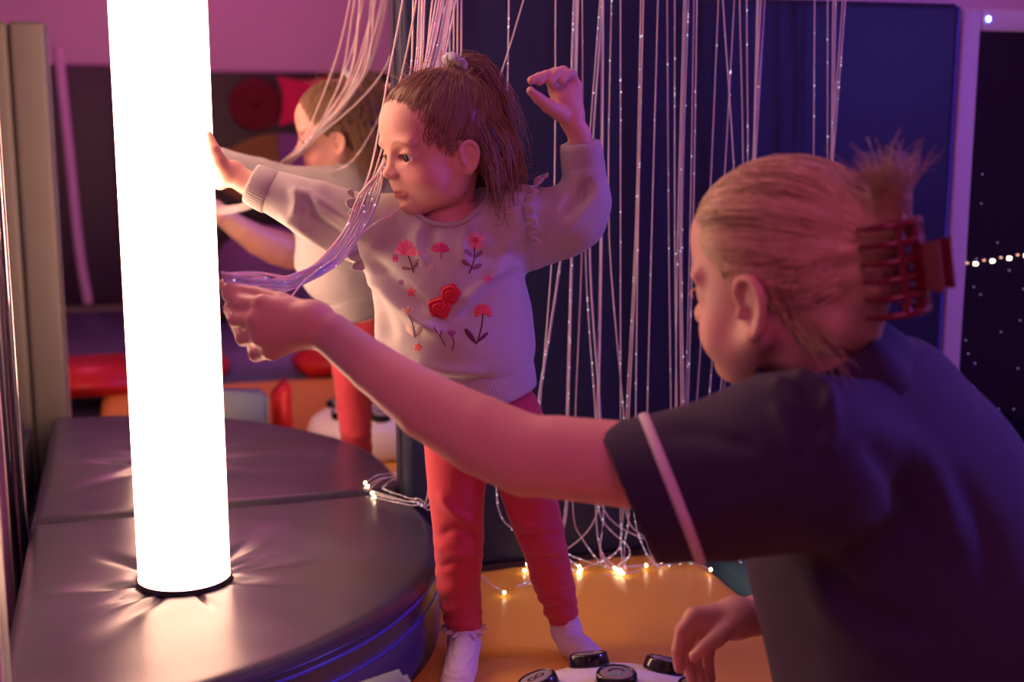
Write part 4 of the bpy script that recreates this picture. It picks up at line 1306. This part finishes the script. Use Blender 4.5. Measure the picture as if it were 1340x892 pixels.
# far hand on the button dome
S = Solid(at(950, 840, 1.64) - np.array([0.13, 0.12, 0.12]), at(950, 830, 1.64) + np.array([0.13, 0.12, 0.10]), 0.0021)
S.chain([at(1060, 780, 1.68), rwr, at(960, 810, 1.645)], [0.033, 0.026, 0.025], 0.01)
kn = gp([(908, 806, 1.625), (912, 815, 1.645), (920, 822, 1.665), (930, 830, 1.68)])
for b in kn: S.cap(at(962, 808, 1.645), b, 0.022, 0.0125, 0.012)
for b, c in zip(kn, ([(893, 824, 1.615), (887, 850, 1.612), (889, 874, 1.617)], [(899, 838, 1.635), (899, 866, 1.637), (906, 890, 1.645)],
                     [(911, 846, 1.655), (911, 870, 1.658), (918, 891, 1.664)], [(926, 852, 1.67), (926, 871, 1.674), (930, 887, 1.68)])):
    finger(S, [b] + gp(c), 0.0105, 0.0073, 0.005)
finger(S, gp([(958, 818, 1.625), (938, 834, 1.605), (922, 847, 1.597), (909, 858, 1.595)]), 0.014, 0.008, 0.008)
V, Fc = S.mesh(1)
add_body(V, Fc)
abody = mk('body', np.vstack(bodyV), np.vstack(bodyF), M_skin, adult)
set_tint(abody, np.vstack(bodyT))
eyes(T, A, ap, HA, (0, 1, -0.2), abody)

# ---- hair
hc = np.array([0, -0.06, 0.63]); hr = np.array([0.362, 0.465, 0.40])
S = Solid((-0.55, -0.85, 0.0), (0.55, 0.55, 1.2), 0.013)
S.ell(hc, hr, 0.02)
S.plane((0, 0.34, 0.84), (0, 0.80, -0.60), 0.03)
for s in (-1, 1): S.ell((s * 0.36, 0.01, 0.43), (0.10, 0.11, 0.15), 0.03, 's')
S.chain([(0, -0.40, 0.50), (0, -0.53, 0.62), (0, -0.57, 0.78)], [0.17, 0.135, 0.085], 0.08)
S.cap((0, -0.42, 0.45), (0, -0.36, 0.25), 0.14, 0.11, 0.08)
S.ell((0, -0.27, 0.27), (0.255, 0.18, 0.17), 0.06)
V, Fc = S.mesh(2)
N = normals(V, Fc)
tie = np.array([0.02, -0.52, 0.56])
ang = np.arctan2(V[:, 0] - 0, V[:, 2] - tie[2])
V = V + N * (np.sin(ang * 11 + 1.2 * np.sin(V[:, 1] * 4)) * 0.007)[:, None]
capV, capF = T(V), Fc
ahair = mk('hair', capV, capF, M_blonde, adult)
paths = []
hl = catmull(np.array([(-0.33, -0.08, 0.50), (-0.31, 0.10, 0.62), (-0.23, 0.24, 0.76), (-0.10, 0.33, 0.83), (0, 0.345, 0.845), (0.10, 0.33, 0.83), (0.23, 0.24, 0.76), (0.31, 0.10, 0.62), (0.33, -0.08, 0.50), (0.28, -0.25, 0.30)]), 200)
SEED.clear(); HAIR_FLAT = False
paths += comb(2800, hl, tie, 0.07, 0.03, 0.010, 0.5)
side = catmull(np.array([(0.33, -0.10, 0.40), (0.29, -0.20, 0.24), (0.18, -0.34, 0.15), (0, -0.40, 0.13), (-0.18, -0.34, 0.15), (-0.29, -0.20, 0.24), (-0.33, -0.10, 0.40)]), 100)
paths += comb(1600, side, tie, 0.07, 0.02, 0.010, 0.5)
main_paths = lift_out(paths, capV, capF, 0.0008); paths = []
# twist held by the claw, ends spraying upward
for k in range(260):
    j = rng.normal(0, 0.05, 3); tw = rng.uniform(0, 6.28)
    P = []
    for q in range(6):
        z = 0.36 + 0.09 * q
        P.append(np.array([0.11 * math.cos(tw + q * 0.7), -0.54 + 0.07 * math.sin(tw + q * 0.7) - 0.03 * q * 0.4, z]))
    P.append(P[-1] + np.array([j[0] * 1.0, j[1] * 0.6, 0.06 + abs(j[2])]))
    P.append(P[-1] + np.array([j[0] * 1.2, j[1] * 0.6, rng.uniform(0.0, 0.09)]))
    paths.append(T(catmull(np.array(P), 16)))
for k in range(70):
    a = hl[rng.integers(150, 200)] + rng.normal(0, 0.03, 3) + np.array([0, -0.08, -0.05])
    P = np.array([a, a + np.array([0.02, -0.06, -0.06]) + rng.normal(0, 0.02, 3), a + np.array([0.02, -0.12, -0.16]) + rng.normal(0, 0.05, 3)])
    paths.append(T(catmull(P, 8)))
M_blonde3 = mat('dark_blonde_hair_strand', (0.42, 0.28, 0.15), 0.4, var=0.2)
lightp = [P for P, s_ in zip(main_paths, SEED) if s_ > -0.35]; darkp = [P for P, s_ in zip(main_paths, SEED) if s_ <= -0.35]
strand_mesh('hair_strands', lightp, 0.0008, M_blonde2, ahair, {'kind': 'stuff'}, 5)
strand_mesh('dark_hair_strands', darkp, 0.0008, M_blonde3, ahair, {'kind': 'stuff'}, 5)
strand_mesh('loose_hair_ends', paths, 0.0006, M_blonde, ahair, {'kind': 'stuff'})
# claw clip
clip_c = np.array([0.03, -0.56, 0.50])
parts = []
claw = None
def arcpts(s, z, r, a0, a1, n=12):
    return [clip_c + np.array([s * r * math.cos(a) , -r * 0.9 * math.sin(a) , z]) for a in np.linspace(a0, a1, n)]
spine = [T(np.array([clip_c + np.array([0, -0.125 - 0.02 * math.sin((z + 0.2) / 0.4 * math.pi), z]) for z in np.linspace(-0.2, 0.2, 12)]))]
V, Fc = tubes_vf(spine, [0.006], 8)
claw = mk('hair_claw', V, Fc, M_claw, adult, tag={'label': 'dark red claw clip holding the twisted hair'})
for s in (-1, 1):
    for z in np.linspace(-0.19, 0.19, 6):
        P = [T(np.array([p + np.array([0, 0, 0]) for p in arcpts(s, z, 0.155, math.pi / 2, -0.35)]))]
        V, Fc = tubes_vf(P, [np.linspace(0.0055, 0.0028, 12)], 6)
        mk('tooth', V, Fc, M_claw, claw)
    V, Fc = tubes_vf([T(np.array([p for p in [clip_c + np.array([s * 0.155 * math.cos(0.9), -0.14 * math.sin(0.9), z]) for z in np.linspace(-0.2, 0.2, 8)]]))], [0.0045], 6)
    mk('side_bar', V, Fc, M_claw, claw)
    hv = [clip_c + np.array([s * 0.02, -0.13, zz]) for zz in (-0.09, 0.09)] + [clip_c + np.array([s * 0.045, -0.26, zz]) for zz in (0.11, -0.11)]
    hv = np.array(hv); q = np.vstack([hv, hv + np.array([s * 0.02, 0, 0])])
    Fq = [[0, 1, 2, 3], [7, 6, 5, 4], [0, 4, 5, 1], [1, 5, 6, 2], [2, 6, 7, 3], [3, 7, 4, 0]]
    o = mk('grip', T(q), Fq, M_claw, claw, smooth=False)

# ---- tunic
S = Solid(pts2.min(0) * 0 + np.minimum.reduce([at(760, 700, 1.42), rsh, hips, at(1340, 800, 1.4), at(1000, 900, 1.6)]) - 0.2,
          np.maximum.reduce([at(760, 560, 1.42), rsh, hips, at(1340, 800, 1.4), at(1100, 450, 1.5)]) + np.array([0.2, 0.2, 0.08]), 0.006)
S.chain(gp([(1120, 590, 1.49), (1170, 720, 1.49), (1225, 860, 1.46), (1260, 980, 1.43)]), [0.125, 0.145, 0.165, 0.175], 0.06)
S.chain(gp([(1080, 720, 1.55), (1130, 880, 1.53)]), [0.095, 0.105], 0.06)
S.chain(gp([(1225, 660, 1.52), (1285, 810, 1.45)]), [0.12, 0.15], 0.05)
S.chain([at(1040, 590, 1.38), at(1110, 530, 1.46), at(1180, 520, 1.52), at(1240, 592, 1.61)], [0.082, 0.068, 0.064, 0.064], 0.06)
S.chain([at(1040, 604, 1.37), at(940, 628, 1.395), at(818, 648, 1.425)], [0.094, 0.090, 0.0815], 0.05)
S.chain([rsh, rel], [0.062, 0.060], 0.05)
sa, sb = at(940, 628, 1.395), at(818, 648, 1.425)
sax = (sb - sa) / np.linalg.norm(sb - sa)
# cut plane of the sleeve opening (leans with the photo's hem)
cA, cB = at(779, 556, 1.42), at(851, 724, 1.42)
cn = np.cross(cB - cA, HV); cn /= np.linalg.norm(cn)
if cn @ sax < 0: cn = -cn
S.plane(cA, cn, 0.003)
S.cap(sa + (sb - sa) * 0.55, sb + (sb - sa) * 0.5, 0.071, 0.074, 0.006, 's')
# neck opening
S.chain([at(1075, 470, 1.46), at(1060, 430, 1.44)], [0.072, 0.08], 0.012, 's')
V, Fc = S.mesh(2)
N = normals(V, Fc)
wa, wb = Waves(61, 4), Waves(62, 9)
V = V + N * (wa(V) * 0.004 + wb(V) * 0.0014)[:, None]
V = folds(V, Fc, [([(1040, 520), (1060, 560), (1050, 610)], 14, -0.005), ([(1080, 510), (1090, 560), (1070, 600)], 12, 0.008), ([(1010, 520), (1030, 560), (1040, 600)], 10, 0.006),
                  ([(1130, 560), (1180, 640), (1210, 720)], 18, -0.010), ([(1160, 540), (1230, 640), (1250, 740)], 22, 0.008), ([(1060, 720), (1140, 800), (1240, 830)], 16, -0.008),
                  ([(1040, 740), (1110, 830), (1200, 870)], 16, 0.006), ([(860, 560), (930, 570), (1000, 590)], 12, -0.005), ([(880, 690), (960, 660), (1040, 640)], 16, 0.006),
                  ([(1240, 600), (1290, 700), (1300, 800)], 18, -0.007)])
V = folds(V, Fc, [([(1004, 500), (1030, 508), (1052, 530), (1058, 552)], 7, 0.012), ([(1030, 490), (1060, 500), (1085, 520), (1078, 556)], 7, 0.013), ([(1042, 512), (1062, 535)], 5, -0.007)])
tunic = mk('tunic', V, Fc, M_tunic, adult)
tbvh = BVHTree.FromPolygons(V.tolist(), Fc.tolist())
# white band round the sleeve
def sleeve_ring(pA, pB, wd, lift, n=72):
    c0 = (pA + pB) / 2
    ax = np.cross(pB - pA, HV); ax /= np.linalg.norm(ax)
    u = (pB - pA) / np.linalg.norm(pB - pA); v = np.cross(ax, u)
    # centre on the sleeve axis
    t = ((c0 - sa) @ ax) / ((sb - sa) @ ax)
    cc = sa + (sb - sa) * t
    rows = []
    for o in (-wd, -wd * 0.6, wd * 0.6, wd):
        row = []
        for a in np.linspace(0, 2 * math.pi, n, endpoint=False):
            d = u * math.cos(a) + v * math.sin(a)
            org = cc + ax * o + d * 0.2
            h_, nn, _, _ = tbvh.ray_cast(Vector(org), Vector(-d))
            p = np.array(h_) if h_ is not None else cc + ax * o + d * 0.075
            rr_ = np.clip((p - cc - ax * o) @ d, 0.05, 0.105)
            row.append(cc + ax * o + d * (rr_ + (lift if abs(o) < wd * 0.9 else 0.0005)))
        rows.append(np.array(row))
    V = np.vstack(rows)
    i, j = np.meshgrid(np.arange(3), np.arange(n), indexing='ij')
    Fc = np.stack([i * n + j, i * n + (j + 1) % n, (i + 1) * n + (j + 1) % n, (i + 1) * n + j], -1).reshape(-1, 4)
    return V, Fc
V, Fc = sleeve_ring(at(843, 545, 1.41), at(905, 705, 1.41), 0.0055, 0.003)
mk('sleeve_trim', V, Fc, M_trim, tunic, tag={'label': 'white piping band round the sleeve'})
# collar: turned-down band round the neck
n0 = at(1100, 520, 1.475); n1 = T(np.array([[0, -0.16, 0.12]]))[0]
nax = (n1 - n0) / np.linalg.norm(n1 - n0)
nu = np.cross(nax, HV); nu /= np.linalg.norm(nu); nv = np.cross(nax, nu)
n = 80; aa = np.linspace(0, 2 * math.pi, n, endpoint=False)
rows = []
for r, z in ((0.064, 0.0), (0.0645, 0.03), (0.067, 0.040), (0.073, 0.036), (0.086, 0.010), (0.097, -0.020), (0.094, -0.022), (0.078, 0.006)):
    rr_ = r + 0.0025 * np.sin(aa * 5 + z * 90) + 0.002 * np.sin(aa * 9)
    rows.append(n0 + nax * (0.045 + z) + (np.cos(aa) * rr_)[:, None] * nu + (np.sin(aa) * rr_)[:, None] * nv)
V = np.vstack(rows)
i, j = np.meshgrid(np.arange(len(rows)), np.arange(n), indexing='ij')
i2 = (i + 1) % len(rows); j2 = (j + 1) % n
Fc = np.stack([i * n + j, i * n + j2, i2 * n + j2, i2 * n + j], -1).reshape(-1, 4)
mk('collar', V, Fc, M_tunic, tunic)
# ---- trousers below the frame, kneeling
S = Solid(np.array([hips[0] - 0.55, hips[1] - 0.4, 0.03]), np.array([hips[0] + 0.4, hips[1] + 0.45, hips[2] + 0.15]), 0.009)
kneeA = hips + f0 * 0.17 + np.array([-0.02, -0.03, 0]); kneeA[2] = MAT_Z + 0.065
kneeB = hips + f0 * 0.20 + np.array([0.10, 0.12, 0]); kneeB[2] = MAT_Z + 0.065
for kn_, off in ((kneeA, np.array([-0.03, -0.06, 0])), (kneeB, np.array([0.05, 0.08, 0]))):
    hp_ = hips + off
    ft = hips + off * 1.3 - f0 * 0.14; ft[2] = MAT_Z + 0.045
    S.chain([hp_, kn_], [0.11, 0.062], 0.04)
    kn2 = kn_.copy(); S.chain([kn2, ft], [0.058, 0.040], 0.03)
S.plane((0, 0, MAT_Z - 0.002), (0, 0, -1), 0.005)
V, Fc = S.mesh(2)
mk('trousers', V, Fc, mat('black_trouser_cloth', (0.03, 0.025, 0.04), 0.8), adult)

# ================================================================== button dome
pc = np.array([0.617, 1.575, MAT_Z])
dome = root('button_dome', tuple(pc), 'white plastic dome with round black-rimmed buttons on the yellow mat', 'toy')
def dome_z(r): return 0.125 - 0.9 * r * r - 26 * r ** 4
pr = [(0.0005, 0.002), (0.170, 0.002), (0.182, 0.012), (0.184, 0.03), (0.180, 0.05)] + [(r, dome_z(r)) for r in np.linspace(0.170, 0.0005, 16)]
V, Fc = lathe_vf(pr, 72, pc)
shell = mk('shell', V, Fc, M_white, dome)
M_cap = mat('grey_button_cap', (0.33, 0.30, 0.31), 0.35, var=0.05)
M_capr = mat('red_button_cap', (0.5, 0.02, 0.06), 0.3, var=0.05)
M_cyan = mat('cyan_print', (0.10, 0.42, 0.52), 0.5)
def button(dx, dy, cap_m, icon, spin):
    r = math.hypot(dx, dy)
    sl = -1.8 * r - 104 * r ** 3
    nrm = np.array([0, 0, 1.0]) if r < 1e-4 else np.array([-sl * dx / r, -sl * dy / r, 1.0])
    nrm /= np.linalg.norm(nrm)
    c = pc + np.array([dx, dy, dome_z(r) - 0.003])
    V, Fc = lathe_vf([(0.0005, 0), (0.0300, 0), (0.0300, 0.004), (0.0280, 0.017), (0.0265, 0.0195), (0.0245, 0.0195), (0.0240, 0.018)], 40, c, nrm)
    b = mk('button', V, Fc, M_black, dome)
    V, Fc = lathe_vf([(0.0005, 0.019), (0.015, 0.019), (0.0225, 0.0185), (0.0241, 0.017), (0.0241, 0.012)], 40, c, nrm)
    mk('cap', V, Fc, cap_m, b)
    q = np.array(Vector((0, 0, 1)).rotation_difference(Vector(nrm)).to_matrix())
    def pl(P): 
        P = np.array(P, float); cs, sn = math.cos(spin), math.sin(spin)
        P = np.c_[P[:, 0] * cs - P[:, 1] * sn, P[:, 0] * sn + P[:, 1] * cs, np.full(len(P), 0.0193)]
        return P @ q.T + c
    paths, rad = [], []
    if icon == 'eight':
        for o in (-0.006, 0.006):
            paths.append(pl([(o + 0.0058 * math.cos(a), 0.0058 * math.sin(a)) for a in np.linspace(0, 6.283, 22)])); rad.append(0.0017)
    elif icon == 'arc':
        paths.append(pl([(0.011 * math.cos(a), 0.011 * math.sin(a)) for a in np.linspace(0.2, 2.94, 18)])); rad.append(0.0019)
    elif icon == 'bar':
        paths.append(pl([(-0.01, 0), (0, 0.002), (0.01, 0)])); rad.append(0.002)
    if paths:
        V, Fc = tubes_vf(paths, rad, 6)
        V = V - nrm * ((V - c) @ nrm - 0.0193)[:, None] * 0.75
        mk('icon', V, Fc, M_black, b, tag={'label': 'dark printed symbol'})
    if icon == 'arc':
        for x in (-0.006, 0.004):
            V, Fc = tubes_vf([pl([(x, -0.004), (x, -0.011)])], [0.0022], 6)
            V = V - nrm * ((V - c) @ nrm - 0.0193)[:, None] * 0.75
            mk('icon', V, Fc, M_cyan, b, tag={'label': 'cyan printed mark'})
button(0.0, 0.012, M_cap, 'arc', -0.25)
for k in range(6):
    a = math.radians(92 + 60 * k)
    button(0.108 * math.cos(a), 0.012 + 0.100 * math.sin(a), M_capr if k == 3 else M_cap, ('bar', 'eight', 'bar', 'eight', 'arc', 'bar')[k], 0.2)

# ================================================================== fibre optic strands
M_fib = mat('clear_fibre_plastic', (0.82, 0.70, 0.72), 0.25, var=0.08, scale=60, spec=0.5, trans=0.15, sss=0.8)
M_spark = mat('fibre_sparkle', (0.9, 0.95, 1), 0.3, emit=(0.75, 0.85, 1.0), strength=1.1)
M_tip = mat('glowing_fibre_tip', (1, 0.9, 0.7), 0.3, emit=(1.0, 0.72, 0.42), strength=16)
fr = np.random.default_rng(77)
OCT = np.array([(1, 0, 0), (-1, 0, 0), (0, 1, 0), (0, -1, 0), (0, 0, 1), (0, 0, -1)], float)
OCF = np.array([(0, 2, 4), (2, 1, 4), (1, 3, 4), (3, 0, 4), (2, 0, 5), (1, 2, 5), (3, 1, 5), (0, 3, 5)])
def strand(path, r, parent, sparkle=0.35, tip=False):
    V, Fc = tubes_vf([path], [r], 5)
    o = mk('fibre_strand', V, Fc, M_fib, parent)
    L = np.linalg.norm(np.diff(path, axis=0), axis=1).sum()
    n = int(L * 38 * sparkle)
    if n > 0:
        VV, FF = [], []
        for k in range(n):
            s = fr.uniform(0, len(path) - 1.001); i = int(s); p = path[i] + (path[i + 1] - path[i]) * (s - i)
            z = fr.uniform(0.0008, 0.0019)
            d = -HV * r * 0.8 + fr.normal(0, r * 0.5, 3)
            VV.append(p + d + OCT * z); FF.append(OCF + 6 * k)
        mk('sparkle', np.vstack(VV), np.vstack(FF), M_spark, o, tag={'kind': 'stuff'}, smooth=False)
    if tip:
        V, Fc = lathe_vf([(0.0002, 0.0035), (0.0022, 0.002), (0.0028, 0.0), (0.0022, -0.002), (0.0002, -0.0035)], 10, path[-1])
        mk('glowing_tip', V, Fc, M_tip, o)
FY = 2.375
curtain = root('fibre_optic_curtain', tuple(yp(870, 735, FY)), 'curtain of hanging fibre optic strands in front of the navy pad', 'fibre lights')
ORG[curtain.name][2] = 0.05; curtain.location = ORG[curtain.name]
# (x at top, x at y=300, x at y=540, count)
ST = [(666, 661, 655, 1), (685, 600, 590, 1), (727, 724, 706, 1), (752, 738, 703, 2), (757, 750, 744, 2), (762, 762, 753, 1), (785, 766, 779, 1), (789, 772, 786, 2), (790, 788, 784, 2),
      (812, 812, 812, 1), (800, 797, 816, 1), (839, 832, 820, 2), (842, 835, 832, 1), (861, 853, 847, 1), (873, 875, 878, 1), (883, 883, 886, 1), (895, 887, 884, 1), (899, 891, 893, 2),
      (908, 903, 897, 1), (912, 907, 900, 1), (940, 927, 911, 1), (946, 962, 940, 1), (961, 944, 927, 1), (968, 971, 944, 1), (977, 977, 955, 1), (994, 984, 962, 2), (998, 982, 972, 2),
      (1001, 980, 980, 1), (1066, 1064, 1062, 1), (1083, 1082, 1076, 1), (1090, 1086, 1078, 2), (1094, 1086, 1070, 1), (1108, 1084, 1066, 2)]
tips = [(660, 775), (686, 746), (758, 741), (757, 749), (804, 744), (808, 749), (930, 745), (812, 746), (690, 738), (760, 745)]
ti = 0
for xt, xm, xb_, cnt in ST:
    for c in range(cnt):
        o = fr.normal(0, 2.2) if cnt > 1 else 0
        yb = FY + fr.normal(0, 0.012)
        P = [yp(xt + (xt - xm) * 0.5 + o * 1.3, -170, yb), yp(xt + o, 0, yb), yp(xm + o * 0.7, 300, yb), yp(xb_ + o, 540, yb)]
        drop = yp(xb_ + o + (xb_ - xm) * 0.35, 668, yb)
        end = None
        if ti < len(tips) and fr.random() < 0.55 and xt < 960:
            tx, ty = tips[ti]; ti += 1
            e_ = zp(tx, ty, MAT_Z + 0.006)
            midp = (drop + e_) / 2 + np.array([fr.normal(0, 0.02), -0.01, -0.01]); midp[2] = MAT_Z + 0.035
            P += [drop, midp, e_]; tip = True
        else:
            cx = fr.normal(0, 0.045); 
            m1 = drop + np.array([cx * 0.6, -0.015, -0.06]); m2 = m1 + np.array([cx, -fr.uniform(0.01, 0.07), -0.03])
            m1[2] = max(m1[2], MAT_Z + 0.02); m2[2] = MAT_Z + fr.uniform(0.006, 0.02)
            P += [drop, m1, m2, m2 + np.array([cx * 0.8 + fr.normal(0, 0.02), -fr.uniform(0.0, 0.03), -0.002])]; tip = fr.random() < 0.25
            P[-1][2] = MAT_Z + 0.008
        path = catmull(np.array(P), 42)
        path[:, 1] = np.minimum(path[:, 1], PANEL_Y - 0.006)
        strand(path, 0.0015 if cnt > 1 else 0.0014, curtain, fr.choice([0.05, 0.2, 0.6, 0.9]), tip)
# the tail of strands drawn over the girl's shoulder into the adult's hand
tail = root('fibre_optic_tail', tuple(at(560, -150, 2.25)), 'bunch of pale fibre strands over the girl\'s shoulder held in the adult\'s hand', 'fibre lights')
TOPX = [(527, 508, 489), (545, 525, 497), (541, 536, 503), (549, 541, 505), (553, 547, 507), (571, 551, 508), (581, 557, 509), (585, 561, 510), (589, 566, 511), (597, 573, 512), (575, 553, 506), (593, 570, 504), (556, 549, 506), (578, 556, 508), (587, 563, 510), (591, 568, 509), (566, 552, 507), (550, 544, 504)]
for k, (xa_, xb2, xc) in enumerate(TOPX):
    u = (k * 7 % 18) / 17
    j = fr.normal(0, 2.6, 8)
    P = [at(xa_ + (xa_ - xb2) * 1.6, -190, 2.27), at(xa_, 0, 2.25 + 0.012 * j[7]), at(xb2, 100, 2.20 + 0.011 * j[7]), at(xc, 205, 2.07 + 0.005 * j[0]), at(472 + 26 * u + j[1], 252, 1.985), at(455 + 26 * u + j[1], 292, 1.955),
         at(426 + 18 * u + j[2], 335 + 8 * u, 1.91), at(385 + j[3], 364 + 10 * u + j[4], 1.83), at(340 + j[5], 360 + 20 * u + j[6], 1.725), at(304 + j[6], 358 + 24 * u, 1.665), at(289 + 10 * u, 356 + 22 * u, 1.655)]
    strand(lift_out([catmull(np.array(P), 60)], sweatV, sweatF, 0.0035, 0, 0.06)[0], 0.0018, tail, 0.10)
for x in (594, 599, 604):
    strand(catmull(np.array([at(x, -190, 2.28), at(x, 0, 2.28), at(x - 1, 120, 2.29), at(x - 4, 300, 2.31), at(x - 2, 520, 2.33), at(x + 6, 690, 2.34)]), 30), 0.0017, tail, 0.10)
strand(catmull(np.array([at(640, 92, 2.2), at(560, 235, 2.17), at(522, 274, 1.99), at(488, 294, 1.970), at(440, 335, 1.92), at(400, 366, 1.83), at(381, 388, 1.78)]), 30), 0.0015, tail, 0.2)
# strand ends lying on the plinth
rest = root('fibre_optic_ends', tuple(yp(575, 655, 2.35)), 'loose fibre ends with glowing tips lying on the plinth corner', 'fibre lights')
for tx, ty, x2, y2 in ((481, 640, 545, 656), (490, 650, 548, 660), (495, 637, 546, 652), (487, 645, 540, 655)):
    e_ = zp(tx, ty, PLINTH_Z + 0.006); m_ = zp((tx + x2) / 2, (ty + y2) / 2 + 2, PLINTH_Z + 0.006); b_ = zp(x2, y2, PLINTH_Z + 0.004)
    b2 = np.array([b_[0] + 0.035, min(b_[1] + 0.01, 2.41), PLINTH_Z + 0.03]); b3 = np.array([b_[0] + 0.06, 2.40, 0.65]); b4 = np.array([b_[0] + 0.08, 2.40, 1.7])
    strand(catmull(np.array([b4, b3, b2, b_, m_, e_]), 36), 0.0013, rest, 0.1, True)
